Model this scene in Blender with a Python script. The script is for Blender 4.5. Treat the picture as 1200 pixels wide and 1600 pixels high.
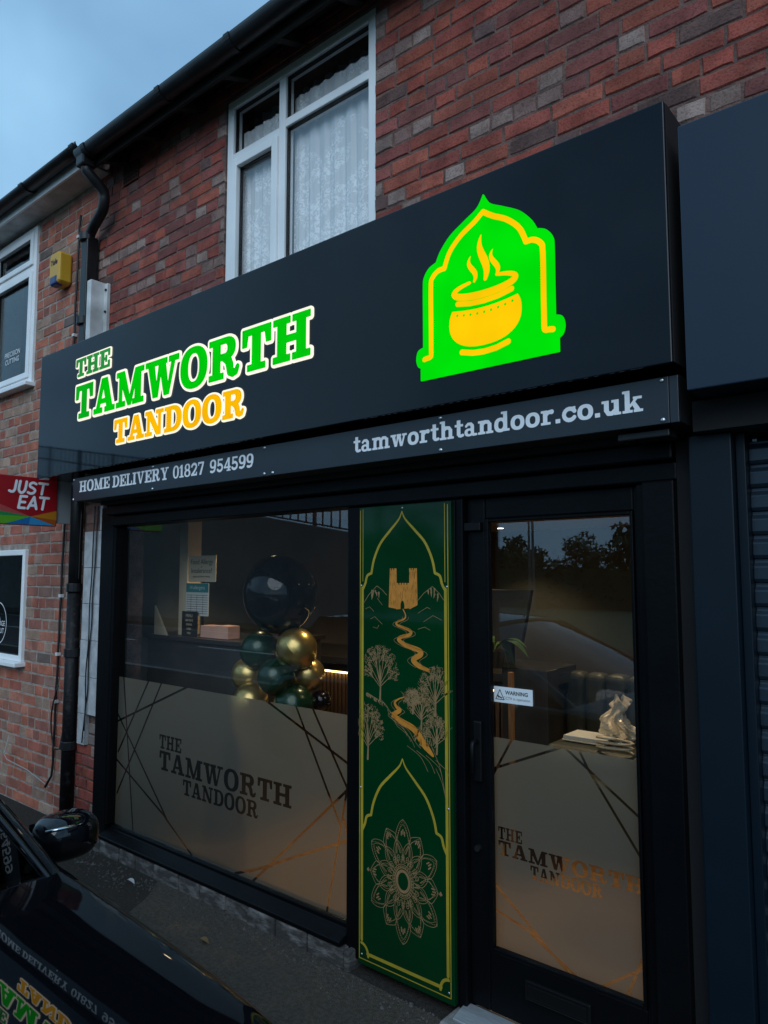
import bpy, bmesh, math, random
import numpy as np
from mathutils import Vector, Matrix
R = math.radians
random.seed(7); rng = np.random.default_rng(7)
for o in list(bpy.data.objects): bpy.data.objects.remove(o)
scn = bpy.context.scene
col = scn.collection

# ------------------------------------------------------------------ camera
CAM = Vector((0.0, -2.518, 1.75)); THETA = 39.95; PITCH = 4.957
cd = bpy.data.cameras.new('camera'); cam = bpy.data.objects.new('camera', cd); col.objects.link(cam)
cam.location = CAM; cam.rotation_euler = (R(90 + PITCH), 0, R(THETA))
cd.sensor_fit = 'VERTICAL'; cd.sensor_height = 36; cd.lens = 1130 / 1600 * 36
cd.clip_start = 0.05; cd.clip_end = 2000
scn.camera = cam

# ------------------------------------------------------------------ world: dusk overcast sky
w = bpy.data.worlds.new('World'); scn.world = w; w.use_nodes = True
nt = w.node_tree; N = nt.nodes; L = nt.links; N.clear()
out = N.new('ShaderNodeOutputWorld'); bg = N.new('ShaderNodeBackground')
sky = N.new('ShaderNodeTexSky'); sky.sky_type = 'NISHITA'; sky.sun_disc = False
sky.sun_elevation = R(7); sky.sun_rotation = R(150); sky.altitude = 60; sky.ozone_density = 2.5
tc = N.new('ShaderNodeTexCoord'); mp = N.new('ShaderNodeMapping'); mp.inputs['Scale'].default_value = (1.0, 1.0, 1.5)
n1 = N.new('ShaderNodeTexNoise'); n1.inputs['Scale'].default_value = 2.3; n1.inputs['Detail'].default_value = 4; n1.inputs['Roughness'].default_value = .5
n1.inputs['Distortion'].default_value = .4
rp = N.new('ShaderNodeValToRGB'); rp.color_ramp.elements[0].position = .34; rp.color_ramp.elements[1].position = .68
rp.color_ramp.elements[0].color = (2.4, 4.7, 7.5, 1); rp.color_ramp.elements[1].color = (4.4, 7.9, 11.2, 1)
mx = N.new('ShaderNodeMix'); mx.data_type = 'RGBA'; mx.inputs[0].default_value = .93
L.new(tc.outputs['Generated'], mp.inputs[0]); L.new(mp.outputs[0], n1.inputs['Vector']); L.new(n1.outputs['Fac'], rp.inputs[0])
L.new(sky.outputs[0], mx.inputs[6]); L.new(rp.outputs[0], mx.inputs[7]); L.new(mx.outputs[2], bg.inputs[0])
bg.inputs[1].default_value = 0.092
L.new(bg.outputs[0], out.inputs[0])

# ------------------------------------------------------------------ sun behind the clouds
sl = bpy.data.lights.new('sun', 'SUN'); sl.energy = 1.4; sl.angle = R(45); sl.color = (.82, .91, 1.0)
sun = bpy.data.objects.new('sun', sl); col.objects.link(sun)
sun.rotation_euler = (R(56), 0, R(30))
scn.view_settings.view_transform = 'Standard'; scn.view_settings.look = 'None'
scn.view_settings.exposure = 0.0; scn.view_settings.gamma = 1.0
try: scn.view_settings.use_curve_mapping = False
except Exception: pass

scn.render.engine = 'CYCLES'; cy = scn.cycles
cy.max_bounces = 6; cy.diffuse_bounces = 3; cy.glossy_bounces = 4; cy.transmission_bounces = 4; cy.transparent_max_bounces = 10; cy.caustics_reflective = False; cy.caustics_refractive = False

# ------------------------------------------------------------------ materials
M = {}
def pmat(name, c1, c2=None, scale=8, rough=.6, metallic=0, bump=0, bscale=60, coat=0, detail=4, spec=.5, rvar=0, lo=.35, hi=.65, stretch=None):
    m = bpy.data.materials.new(name); m.use_nodes = True
    t = m.node_tree; b = t.nodes['Principled BSDF']
    b.inputs['Base Color'].default_value = (*c1, 1); b.inputs['Roughness'].default_value = rough
    b.inputs['Metallic'].default_value = metallic; b.inputs['Coat Weight'].default_value = coat
    b.inputs['Coat Roughness'].default_value = .03
    b.inputs['Specular IOR Level'].default_value = spec
    co = t.nodes.new('ShaderNodeTexCoord'); src = co.outputs['Object']
    if stretch:
        mpn = t.nodes.new('ShaderNodeMapping'); mpn.inputs['Scale'].default_value = stretch
        t.links.new(src, mpn.inputs[0]); src = mpn.outputs[0]
    if c2 is not None:
        n = t.nodes.new('ShaderNodeTexNoise'); n.inputs['Scale'].default_value = scale; n.inputs['Detail'].default_value = detail
        r = t.nodes.new('ShaderNodeValToRGB'); r.color_ramp.elements[0].position = lo; r.color_ramp.elements[1].position = hi
        r.color_ramp.elements[0].color = (*c1, 1); r.color_ramp.elements[1].color = (*c2, 1)
        t.links.new(src, n.inputs['Vector']); t.links.new(n.outputs['Fac'], r.inputs[0]); t.links.new(r.outputs[0], b.inputs['Base Color'])
        if rvar:
            mr = t.nodes.new('ShaderNodeMapRange'); mr.inputs[3].default_value = rough; mr.inputs[4].default_value = rough + rvar
            t.links.new(n.outputs['Fac'], mr.inputs[0]); t.links.new(mr.outputs[0], b.inputs['Roughness'])
    if bump:
        n2 = t.nodes.new('ShaderNodeTexNoise'); n2.inputs['Scale'].default_value = bscale; n2.inputs['Detail'].default_value = 5
        bp = t.nodes.new('ShaderNodeBump'); bp.inputs['Strength'].default_value = bump; bp.inputs['Distance'].default_value = .01
        t.links.new(src, n2.inputs['Vector']); t.links.new(n2.outputs['Fac'], bp.inputs['Height']); t.links.new(bp.outputs[0], b.inputs['Normal'])
    M[name] = m; return m
def emat(name, c, s=1.0, rough=.5, var=0):
    m = pmat(name, tuple(.05 * v for v in c), rough=rough, spec=.0); m.cycles.emission_sampling = 'AUTO' if name.startswith('l') and 'warm' in name else 'NONE'; b = m.node_tree.nodes['Principled BSDF']
    b.inputs['Emission Color'].default_value = (*c, 1); b.inputs['Emission Strength'].default_value = s
    if name.startswith('lit'):                           # LEDs behind the acrylic: uneven from place to place
        t = m.node_tree; co = t.nodes.new('ShaderNodeTexCoord'); n = t.nodes.new('ShaderNodeTexNoise'); n.inputs['Scale'].default_value = 7; n.inputs['Detail'].default_value = 1
        r = t.nodes.new('ShaderNodeMapRange'); r.inputs[1].default_value = .3; r.inputs[2].default_value = .7; r.inputs[3].default_value = s * .92; r.inputs[4].default_value = s * 1.05
        t.links.new(co.outputs['Object'], n.inputs['Vector']); t.links.new(n.outputs['Fac'], r.inputs[0]); t.links.new(r.outputs[0], b.inputs['Emission Strength'])
    return m
def brickmat(name, dark, speck):
    m = bpy.data.materials.new(name); m.use_nodes = True; t = m.node_tree; b = t.nodes['Principled BSDF']
    at = t.nodes.new('ShaderNodeAttribute'); at.attribute_name = 'Col'
    ge = t.nodes.new('ShaderNodeNewGeometry')
    n = t.nodes.new('ShaderNodeTexNoise'); n.inputs['Scale'].default_value = 9; n.inputs['Detail'].default_value = 6
    n3 = t.nodes.new('ShaderNodeTexNoise'); n3.inputs['Scale'].default_value = 130; n3.inputs['Detail'].default_value = 4
    t.links.new(ge.outputs['Position'], n.inputs['Vector']); t.links.new(ge.outputs['Position'], n3.inputs['Vector'])
    r = t.nodes.new('ShaderNodeValToRGB'); r.color_ramp.elements[0].position = .36; r.color_ramp.elements[0].color = (*dark, 1)
    r.color_ramp.elements[1].position = .62; r.color_ramp.elements[1].color = (1.1, 1.1, 1.1, 1)
    t.links.new(n.outputs['Fac'], r.inputs[0])
    mu = t.nodes.new('ShaderNodeMix'); mu.data_type = 'RGBA'; mu.blend_type = 'MULTIPLY'; mu.inputs[0].default_value = .8
    t.links.new(at.outputs['Color'], mu.inputs[6]); t.links.new(r.outputs[0], mu.inputs[7])
    r2 = t.nodes.new('ShaderNodeValToRGB'); r2.color_ramp.elements[0].position = .33; r2.color_ramp.elements[0].color = (speck, speck, speck, 1)
    r2.color_ramp.elements[1].position = .52; r2.color_ramp.elements[1].color = (1, 1, 1, 1)
    t.links.new(n3.outputs['Fac'], r2.inputs[0])
    m2 = t.nodes.new('ShaderNodeMix'); m2.data_type = 'RGBA'; m2.blend_type = 'MULTIPLY'; m2.inputs[0].default_value = .7
    t.links.new(mu.outputs[2], m2.inputs[6]); t.links.new(r2.outputs[0], m2.inputs[7])
    n4 = t.nodes.new('ShaderNodeTexNoise'); n4.inputs['Scale'].default_value = 22; n4.inputs['Detail'].default_value = 5; n4.inputs['Roughness'].default_value = .65
    t.links.new(ge.outputs['Position'], n4.inputs['Vector'])
    r4 = t.nodes.new('ShaderNodeMapRange'); r4.inputs[1].default_value = .52; r4.inputs[2].default_value = .74; r4.inputs[4].default_value = .42
    t.links.new(n4.outputs['Fac'], r4.inputs[0])
    m4 = t.nodes.new('ShaderNodeMix'); m4.data_type = 'RGBA'; m4.inputs[7].default_value = (.27, .12, .09, 1)
    t.links.new(r4.outputs[0], m4.inputs[0]); t.links.new(m2.outputs[2], m4.inputs[6])
    n5 = t.nodes.new('ShaderNodeTexNoise'); n5.inputs['Scale'].default_value = 2.2; n5.inputs['Detail'].default_value = 6
    t.links.new(ge.outputs['Position'], n5.inputs['Vector'])
    r5 = t.nodes.new('ShaderNodeMapRange'); r5.inputs[1].default_value = .5; r5.inputs[2].default_value = .72; r5.inputs[4].default_value = .42
    t.links.new(n5.outputs['Fac'], r5.inputs[0])
    m5 = t.nodes.new('ShaderNodeMix'); m5.data_type = 'RGBA'; m5.inputs[7].default_value = (.13, .05, .04, 1)
    t.links.new(r5.outputs[0], m5.inputs[0]); t.links.new(m4.outputs[2], m5.inputs[6]); t.links.new(m5.outputs[2], b.inputs['Base Color'])
    bp = t.nodes.new('ShaderNodeBump'); bp.inputs['Strength'].default_value = .5; bp.inputs['Distance'].default_value = .006
    t.links.new(n3.outputs['Fac'], bp.inputs['Height']); t.links.new(bp.outputs[0], b.inputs['Normal'])
    b.inputs['Roughness'].default_value = .85; b.inputs['Specular IOR Level'].default_value = .3
    M[name] = m; return m
def glassmat(name, tint=(1, 1, 1), r0=.04, gain=.96):
    m = bpy.data.materials.new(name); m.use_nodes = True; t = m.node_tree; t.nodes.clear()
    o = t.nodes.new('ShaderNodeOutputMaterial'); mixs = t.nodes.new('ShaderNodeMixShader')
    tr = t.nodes.new('ShaderNodeBsdfTransparent'); tr.inputs[0].default_value = (*tint, 1)
    gl = t.nodes.new('ShaderNodeBsdfGlossy'); gl.inputs['Roughness'].default_value = 0.0; gl.inputs['Color'].default_value = (1, 1, 1, 1)
    lw = t.nodes.new('ShaderNodeLayerWeight'); lw.inputs[0].default_value = .5
    pw = t.nodes.new('ShaderNodeMath'); pw.operation = 'POWER'; pw.inputs[1].default_value = 5
    ma = t.nodes.new('ShaderNodeMath'); ma.operation = 'MULTIPLY_ADD'; ma.inputs[1].default_value = gain; ma.inputs[2].default_value = r0
    t.links.new(lw.outputs['Facing'], pw.inputs[0]); t.links.new(pw.outputs[0], ma.inputs[0]); t.links.new(ma.outputs[0], mixs.inputs[0])
    t.links.new(tr.outputs[0], mixs.inputs[1]); t.links.new(gl.outputs[0], mixs.inputs[2]); t.links.new(mixs.outputs[0], o.inputs[0])
    M[name] = m; return m
def filmmat(name, c, trans=.5, tc_=None, refr=0):
    m = bpy.data.materials.new(name); m.use_nodes = True; t = m.node_tree; t.nodes.clear()
    o = t.nodes.new('ShaderNodeOutputMaterial'); mixs = t.nodes.new('ShaderNodeMixShader'); mixs.inputs[0].default_value = trans
    d = t.nodes.new('ShaderNodeBsdfDiffuse'); d.inputs[0].default_value = (*c, 1)
    tr = t.nodes.new('ShaderNodeBsdfTranslucent'); tr.inputs[0].default_value = (*(tc_ or [min(1, v * 1.3) for v in c]), 1)
    t.links.new(d.outputs[0], mixs.inputs[1]); t.links.new(tr.outputs[0], mixs.inputs[2]); t.links.new(mixs.outputs[0], o.inputs[0])
    if refr:
        rf = t.nodes.new('ShaderNodeBsdfRefraction'); rf.inputs['IOR'].default_value = 1.12; rf.inputs['Roughness'].default_value = .75; rf.inputs['Color'].default_value = (.85, .86, .84, 1)
        m2 = t.nodes.new('ShaderNodeMixShader'); m2.inputs[0].default_value = refr
        t.links.new(mixs.outputs[0], m2.inputs[1]); t.links.new(rf.outputs[0], m2.inputs[2]); t.links.new(m2.outputs[0], o.inputs[0])
    M[name] = m; return m

brickmat('brick_red', (.58, .55, .55), .45); brickmat('brick_brown', (.68, .66, .64), .6)
pmat('mortar_dark', (.19, .105, .085), (.085, .055, .048), 14, .95, bump=.8, bscale=90)
pmat('mortar_pale', (.40, .33, .28), (.22, .18, .15), 12, .95, bump=.8, bscale=90)
pmat('upvc', (.86, .87, .87), (.76, .78, .78), 3, .35, bump=.03)
pmat('upvc_dirty', (.7, .71, .7), (.42, .43, .42), 6, .5, bump=.05)
pmat('black_plastic', (.006, .0065, .007), (.016, .017, .018), 5, .38, bump=.08, spec=.35)
pmat('black_pipe_worn', (.005, .005, .006), (.035, .035, .035), 22, .55, bump=.4, lo=.55, hi=.75, spec=.25)
pmat('black_paint', (.0025, .003, .004), (.0035, .0042, .005), 6, .36, bump=.1, bscale=40, spec=.11)
pmat('black_soffit', (.012, .011, .01), (.022, .02, .018), 6, .9)
pmat('slot_black', (.004, .004, .005), rough=.8)
pmat('sign_black', (.002, .004, .007), (.003, .006, .010), 2, .025, spec=.27, rvar=.02)
pmat('strip_grey', (.012, .018, .024), (.016, .022, .03), 3, .34, spec=.45)
pmat('navy_panel', (.007, .016, .032), (.009, .019, .037), 2, .28, spec=.45)
pmat('navy_paint', (.002, .0065, .012), (.003, .009, .016), 3, .4, spec=.25)
pmat('shutter_metal', (.014, .025, .038), (.020, .034, .050), 6, .3, metallic=.2)
pmat('vinyl_white', (.8, .82, .84), rough=.45)
pmat('roof_tile', (.06, .045, .04), (.035, .03, .03), 9, .9, bump=.4)
pmat('screw_metal', (.55, .56, .58), rough=.3, metallic=1)
pmat('asphalt', (.026, .022, .0185), (.052, .044, .037), 60, .9, bump=1.0, bscale=150, lo=.3, hi=.7, detail=12, spec=.2)
pmat('asphalt_old', (.066, .054, .043), (.105, .087, .070), 60, .92, bump=1.0, bscale=170, detail=12, spec=.2)
pmat('road_tar', (.04, .04, .042), (.06, .06, .062), 4, .85, bump=.5, bscale=120)
pmat('black_soft', (.004, .0045, .005), rough=.45, spec=.2); pmat('road_paint', (.6, .6, .58), (.4, .4, .39), 12, .8)
pmat('plinth_stone', (.06, .055, .052), (.30, .28, .26), 13, .9, bump=.7, bscale=50, lo=.45, hi=.8, detail=12, stretch=(1, 1, 2.4))
pmat('step_stone', (.2, .19, .18), (.32, .31, .3), 18, .9, bump=.6)
pmat('aluminium', (.62, .64, .66), (.42, .43, .44), 20, .42, metallic=.6, bump=.1, stretch=(1, 30, 30))
pmat('tile_white', (.50, .51, .52), (.36, .37, .38), 16, .4, bump=.1, detail=8)
pmat('grout', (.05, .05, .05), rough=.95)
pmat('panel_green', (.001, .030, .009), (.001, .037, .010), 2, .07, spec=.26)
pmat('print_gold', (.42, .31, .03), (.34, .25, .026), 8, .38, spec=.25)
pmat('print_orange', (.60, .23, .03), (.48, .18, .022), 30, .4)
pmat('print_cream', (.29, .18, .085), (.22, .135, .06), 30, .45, spec=.2)
emat('lit_green', (.0, .56, .004), 1.0); emat('lit_green_dim', (.02, .26, .05), 1.0); emat('lit_emblem', (.0, .74, .003), 1.0)
emat('lit_yellow', (1.0, .60, .002), 1.0); emat('lit_amber', (.98, .49, .001), 1.0); emat('lit_white', (1.0, .98, .82), 1.05)
emat('lit_green_end', (.002, .40, .012), 1.0)
emat('lamp_warm', (1.0, .78, .45), 14); emat('led_warm', (1.0, .68, .25), 5)
glassmat('glass', r0=.065); glassmat('glass_dark', (.55, .6, .6))
filmmat('frosted_film', (.22, .255, .235), .5, (.48, .47, .35), refr=.47)
filmmat('lace', (.93, .94, .94), .04); filmmat('curtain_grey', (.30, .35, .36), .3)
pmat('room_dark', (.05, .05, .045), rough=.9); pmat('room_grey', (.10, .105, .10), (.085, .09, .085), 3, .8)
pmat('room_wall', (.16, .17, .15), (.13, .135, .12), 2, .8); pmat('floor_wood', (.36, .19, .075), (.24, .12, .045), 5, .4, stretch=(1, 8, 1))
pmat('ceiling_paint', (.3, .29, .27), rough=.9)
pmat('counter_dark', (.022, .022, .022), (.035, .034, .032), 6, .35); pmat('slat_wood', (.085, .05, .028), (.05, .03, .018), 12, .5, stretch=(10, 10, 1))
pmat('paper_cream', (.62, .52, .36), rough=.7); pmat('paper_white', (.62, .62, .56), rough=.7); pmat('paper_teal', (.04, .22, .22), rough=.6)
pmat('pink_card', (.72, .40, .28), (.6, .33, .24), 8, .7); pmat('ink', (.02, .02, .02), rough=.7)
pmat('balloon_black', (.004, .004, .005), rough=.07, spec=.35); pmat('balloon_green', (.005, .030, .012), rough=.26, metallic=.3, coat=.15)
pmat('balloon_gold', (.46, .33, .11), rough=.30, metallic=.85, coat=.3)
pmat('leather', (.035, .04, .03), (.05, .055, .042), 10, .42, bump=.2, bscale=120)
pmat('wood_post', (.28, .15, .06), (.2, .1, .04), 8, .5, stretch=(8, 8, 1))
pmat('plastic_bag', (.6, .5, .34), rough=.25); pmat('leaf_inside', (.04, .10, .03), (.06, .13, .04), 6, .5)
pmat('label_white', (.7, .74, .76), rough=.4)
pmat('alarm_yellow', (.62, .36, .03), (.55, .31, .025), 4, .4); pmat('alarm_blue', (.012, .03, .13), rough=.3)
pmat('red_panel', (.36, .006, .012), (.31, .005, .01), 3, .4)
pmat('tri_green', (.10, .34, .015), rough=.4); pmat('tri_dgreen', (.01, .22, .06), rough=.4); pmat('tri_blue', (.01, .13, .34), rough=.4); pmat('tri_sky', (.03, .24, .48), rough=.4)
pmat('tri_orange', (.45, .17, .01), rough=.4); pmat('tri_pink', (.42, .06, .06), rough=.4); pmat('tri_rust', (.32, .07, .01), rough=.4)
pmat('grey_plate', (.26, .28, .29), rough=.5)
pmat('car_paint', (.003, .0035, .005), rough=.02, coat=0.0, spec=.5); M['car_paint'].node_tree.nodes['Principled BSDF'].inputs['Coat IOR'].default_value = 1.62; M['car_paint'].node_tree.nodes['Principled BSDF'].inputs['Coat Roughness'].default_value = 0.0; pmat('car_trim', (.004, .004, .0045), rough=.5, bump=.1, bscale=200, spec=.2)
glassmat('car_glass', (.16, .19, .19), r0=.05); pmat('car_interior', (.012, .012, .013), rough=.8)
pmat('car_chrome', (.6, .6, .6), rough=.12, metallic=1); pmat('tyre', (.02, .02, .02), rough=.8); pmat('head_glass', (.3, .32, .34), rough=.08, coat=1)
pmat('gravel', (.11, .10, .092), (.045, .042, .04), 30, .95)
pmat('leaf_dry', (.16, .11, .05), rough=.8)
pmat('concrete', (.20, .20, .185), (.15, .15, .14), 3, .9, bump=.3); pmat('rail_paint', (.02, .022, .025), rough=.5)
pmat('bark', (.06, .045, .03), rough=.95); pmat('leaves', (.03, .055, .02), (.05, .085, .03), 1.5, .7)
pmat('grass', (.035, .06, .02), (.05, .08, .03), 4, .95, bump=.5)
pmat('lamp_metal', (.16, .17, .17), rough=.5, metallic=.6)
pmat('cable_black', (.008, .008, .008), rough=.5); pmat('wire_grey', (.3, .29, .27), rough=.5); pmat('cable_clip', (.6, .6, .6), rough=.5); pmat('air_brick_clay', (.16, .04, .022), (.08, .024, .016), 20, .9, bump=.4)

# ------------------------------------------------------------------ helpers
def tag(o, label=None, cat=None, group=None, kind=None):
    if label: o['label'] = label
    if cat: o['category'] = cat
    if group: o['group'] = group
    if kind: o['kind'] = kind
    return o
def empty(name, loc, label, cat, group=None):
    o = bpy.data.objects.new(name, None); o.location = loc; o.empty_display_size = .1; col.objects.link(o)
    return tag(o, label, cat, group)
def wmat(o):
    m = Matrix.LocRotScale(o.location, o.rotation_euler, o.scale)
    if o.parent: m = wmat(o.parent) @ o.matrix_parent_inverse @ m
    return m
def setparent(o, p):
    if p is not None:
        o.parent = p; o.matrix_parent_inverse = wmat(p).inverted()
class MB:
    def __init__(s): s.v = []; s.f = []; s.c = None
    def face(s, pts):
        i = len(s.v); s.v += [tuple(p) for p in pts]; s.f.append(tuple(range(i, i + len(pts)))); return s
    def box(s, x0, x1, y0, y1, z0, z1):
        i = len(s.v)
        s.v += [(x0, y0, z0), (x1, y0, z0), (x1, y1, z0), (x0, y1, z0), (x0, y0, z1), (x1, y0, z1), (x1, y1, z1), (x0, y1, z1)]
        for q in ((0, 3, 2, 1), (4, 5, 6, 7), (0, 1, 5, 4), (1, 2, 6, 5), (2, 3, 7, 6), (3, 0, 4, 7)): s.f.append(tuple(i + k for k in q))
        return s
    def prism(s, pts, axis, a, b):                       # polygon in the two other axes, extruded a..b along axis
        def P(u, v, t):
            return {'x': (t, u, v), 'y': (u, t, v), 'z': (u, v, t)}[axis]
        n = len(pts); i = len(s.v)
        s.v += [P(u, v, a) for u, v in pts] + [P(u, v, b) for u, v in pts]
        s.f.append(tuple(range(i, i + n))); s.f.append(tuple(range(i + 2 * n - 1, i + n - 1, -1)))
        for k in range(n): s.f.append((i + k, i + n + k, i + n + (k + 1) % n, i + (k + 1) % n))
        return s
    def tube(s, pts, r, n=10, cap=True):
        pts = [Vector(p) for p in pts]; rr = r if isinstance(r, (list, tuple)) else [r] * len(pts); base = len(s.v); prev = None
        for k, p in enumerate(pts):
            d = (pts[min(k + 1, len(pts) - 1)] - pts[max(k - 1, 0)]).normalized()
            a = Vector((0, 0, 1)) if abs(d.z) < .9 else Vector((0, 1, 0))
            if prev is not None: a = prev
            u = (a - d * a.dot(d)).normalized(); v = d.cross(u); prev = u
            for j in range(n):
                t = 2 * math.pi * j / n; s.v.append(tuple(p + (u * math.cos(t) + v * math.sin(t)) * rr[k]))
        for k in range(len(pts) - 1):
            for j in range(n):
                a = base + k * n + j; b = base + k * n + (j + 1) % n; s.f.append((a, b, b + n, a + n))
        if cap: s.f.append(tuple(base + j for j in range(n - 1, -1, -1))); e = base + (len(pts) - 1) * n; s.f.append(tuple(e + j for j in range(n)))
        return s
    def grid(s, fn, nu, nv):
        i = len(s.v)
        for a in range(nu + 1):
            for b in range(nv + 1): s.v.append(tuple(fn(a / nu, b / nv)))
        for a in range(nu):
            for b in range(nv):
                k = i + a * (nv + 1) + b; s.f.append((k, k + nv + 1, k + nv + 2, k + 1))
        return s
    def sphere(s, c, rx, ry=None, rz=None, nu=24, nv=16, fn=None):
        ry = ry or rx; rz = rz or rx
        def f(u, v):
            t = 2 * math.pi * u; p = math.pi * v; k = (fn(v) if fn else 1)
            return (c[0] + rx * k * math.sin(p) * math.cos(t), c[1] + ry * k * math.sin(p) * math.sin(t), c[2] - rz * math.cos(p))
        return s.grid(f, nu, nv)
    def build(s, name, mat, parent=None, smooth=False, bevel=0, seg=2, solid=0, weld=False, recalc=False):
        me = bpy.data.meshes.new(name); me.from_pydata(s.v, [], s.f); me.update()
        if weld or recalc:
            b = bmesh.new(); b.from_mesh(me)
            if weld: bmesh.ops.remove_doubles(b, verts=b.verts, dist=1e-5)
            bmesh.ops.recalc_face_normals(b, faces=b.faces); b.to_mesh(me); b.free()
        if smooth: me.polygons.foreach_set('use_smooth', [True] * len(me.polygons))
        o = bpy.data.objects.new(name, me); me.materials.append(M[mat] if isinstance(mat, str) else mat); col.objects.link(o)
        setparent(o, parent)
        if solid: sm = o.modifiers.new('solid', 'SOLIDIFY'); sm.thickness = solid; sm.offset = 0
        if bevel: bm_ = o.modifiers.new('bevel', 'BEVEL'); bm_.width = bevel; bm_.segments = seg; bm_.limit_method = 'ANGLE'; bm_.angle_limit = R(40)
        return o
def box(name, mat, x0, x1, y0, y1, z0, z1, parent=None, bevel=.003):
    return MB().box(x0, x1, y0, y1, z0, z1).build(name, mat, parent, bevel=bevel)
def copy_tree(o, loc, **kw):
    def cp(s, par):
        c = s.copy(); col.objects.link(c)
        if par is not None: c.parent = par; c.matrix_parent_inverse = s.matrix_parent_inverse.copy()
        for ch in list(s.children): cp(ch, c)
        return c
    kids = list(o.children); r = o.copy(); col.objects.link(r)
    for ch in kids: cp(ch, r)
    r.location = loc; tag(r, **kw); return r

# ---- flat artwork: signed distance on a grid, cut out as real polygons
class Art:
    def __init__(s, x0, y0, x1, y1, h):
        s.h = h; s.x0 = x0 - 4 * h; s.y0 = y0 - 4 * h; s.nx = int((x1 - x0) / h) + 9; s.ny = int((y1 - y0) / h) + 9
        s.F = np.full((s.nx, s.ny), 9.0)
    def win(s, pts, m):
        a = np.array(pts); i0 = max(0, int((a[:, 0].min() - m - s.x0) / s.h) - 1); i1 = min(s.nx, int((a[:, 0].max() + m - s.x0) / s.h) + 3)
        j0 = max(0, int((a[:, 1].min() - m - s.y0) / s.h) - 1); j1 = min(s.ny, int((a[:, 1].max() + m - s.y0) / s.h) + 3)
        if i1 <= i0 or j1 <= j0: return None
        X = (s.x0 + s.h * np.arange(i0, i1))[:, None]; Y = (s.y0 + s.h * np.arange(j0, j1))[None, :]
        return (slice(i0, i1), slice(j0, j1)), X, Y
    @staticmethod
    def dpoly(X, Y, pts):
        d = np.full(np.broadcast(X, Y).shape, 1e9); sg = np.zeros(d.shape, bool); n = len(pts)
        for k in range(n):
            ax, ay = pts[k]; bx, by = pts[(k + 1) % n]; ex, ey = bx - ax, by - ay; L2 = ex * ex + ey * ey + 1e-18
            t = np.clip(((X - ax) * ex + (Y - ay) * ey) / L2, 0, 1); dx = X - ax - ex * t; dy = Y - ay - ey * t
            d = np.minimum(d, dx * dx + dy * dy)
            if ay != by:
                c = ((ay > Y) != (by > Y)) & (X < (bx - ax) * (Y - ay) / (by - ay) + ax); sg ^= c
        d = np.sqrt(d); return np.where(sg, -d, d)
    @staticmethod
    def dstroke(X, Y, pts, wd):
        ws = wd if isinstance(wd, (list, tuple, np.ndarray)) else [wd] * len(pts); d = np.full(np.broadcast(X, Y).shape, 1e9)
        for k in range(len(pts) - 1):
            ax, ay = pts[k]; bx, by = pts[k + 1]; ex, ey = bx - ax, by - ay; L2 = ex * ex + ey * ey + 1e-18
            t = np.clip(((X - ax) * ex + (Y - ay) * ey) / L2, 0, 1)
            d = np.minimum(d, np.hypot(X - ax - ex * t, Y - ay - ey * t) - .5 * (ws[k] + (ws[k + 1] - ws[k]) * t))
        return d
    def poly(s, pts, m=.03, sub=False):
        w_ = s.win(pts, m)
        if w_: sl_, X, Y = w_; d = s.dpoly(X, Y, pts); s.F[sl_] = np.maximum(s.F[sl_], -d) if sub else np.minimum(s.F[sl_], d)
        return s
    def stroke(s, pts, wd, m=None, sub=False):
        mw = max(wd) if isinstance(wd, (list, tuple)) else wd; w_ = s.win(pts, (m or .02) + mw)
        if w_: sl_, X, Y = w_; d = s.dstroke(X, Y, pts, wd); s.F[sl_] = np.maximum(s.F[sl_], -d) if sub else np.minimum(s.F[sl_], d)
        return s
    def mesh(s, name, mat, parent, loc, iso=0.0, depth=0.0, rotz=0.0):
        S = s.F - iso; S = np.where(np.abs(S) < 1e-7, 1e-7, S); ins = S < 0
        full = ins[:-1, :-1] & ins[1:, :-1] & ins[1:, 1:] & ins[:-1, 1:]; anyc = ins[:-1, :-1] | ins[1:, :-1] | ins[1:, 1:] | ins[:-1, 1:]
        V = []; Fc = []; h = s.h; x0 = s.x0; y0 = s.y0
        for j in range(s.ny - 1):
            row = full[:, j].astype(np.int8); e = np.flatnonzero(np.diff(np.concatenate(([0], row, [0]))))
            for a, b in zip(e[::2], e[1::2]):
                i = len(V); xa = x0 + h * a; xb = x0 + h * b; ya = y0 + h * j; yb = ya + h
                V += [(xa, 0, ya), (xb, 0, ya), (xb, 0, yb), (xa, 0, yb)]; Fc.append((i, i + 1, i + 2, i + 3))
        for i, j in zip(*np.nonzero(anyc & ~full)):
            P = ((i, j), (i + 1, j), (i + 1, j + 1), (i, j + 1)); pts = []; cr = []
            for k in range(4):
                p = P[k]; q = P[(k + 1) % 4]; a = S[p]; b = S[q]
                if a < 0: pts.append((x0 + h * p[0], y0 + h * p[1]))
                if (a < 0) != (b < 0):
                    t = a / (a - b); c = (x0 + h * (p[0] + (q[0] - p[0]) * t), y0 + h * (p[1] + (q[1] - p[1]) * t)); pts.append(c); cr.append((c, a < 0))
            if len(pts) >= 3:
                n = len(V); V += [(u, 0, v) for u, v in pts]; Fc.append(tuple(range(n, n + len(pts))))
            if depth and len(cr) == 2:
                (c1, o1), (c2, o2) = cr
                if not o1: c1, c2 = c2, c1
                n = len(V); V += [(c1[0], 0, c1[1]), (c2[0], 0, c2[1]), (c2[0], depth, c2[1]), (c1[0], depth, c1[1])]; Fc.append((n + 1, n, n + 3, n + 2))
        me = bpy.data.meshes.new(name); me.from_pydata(V, [], Fc); me.materials.append(M[mat])
        o = bpy.data.objects.new(name, me); col.objects.link(o); o.location = loc; o.rotation_euler = (0, 0, rotz)
        setparent(o, parent); return o
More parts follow.
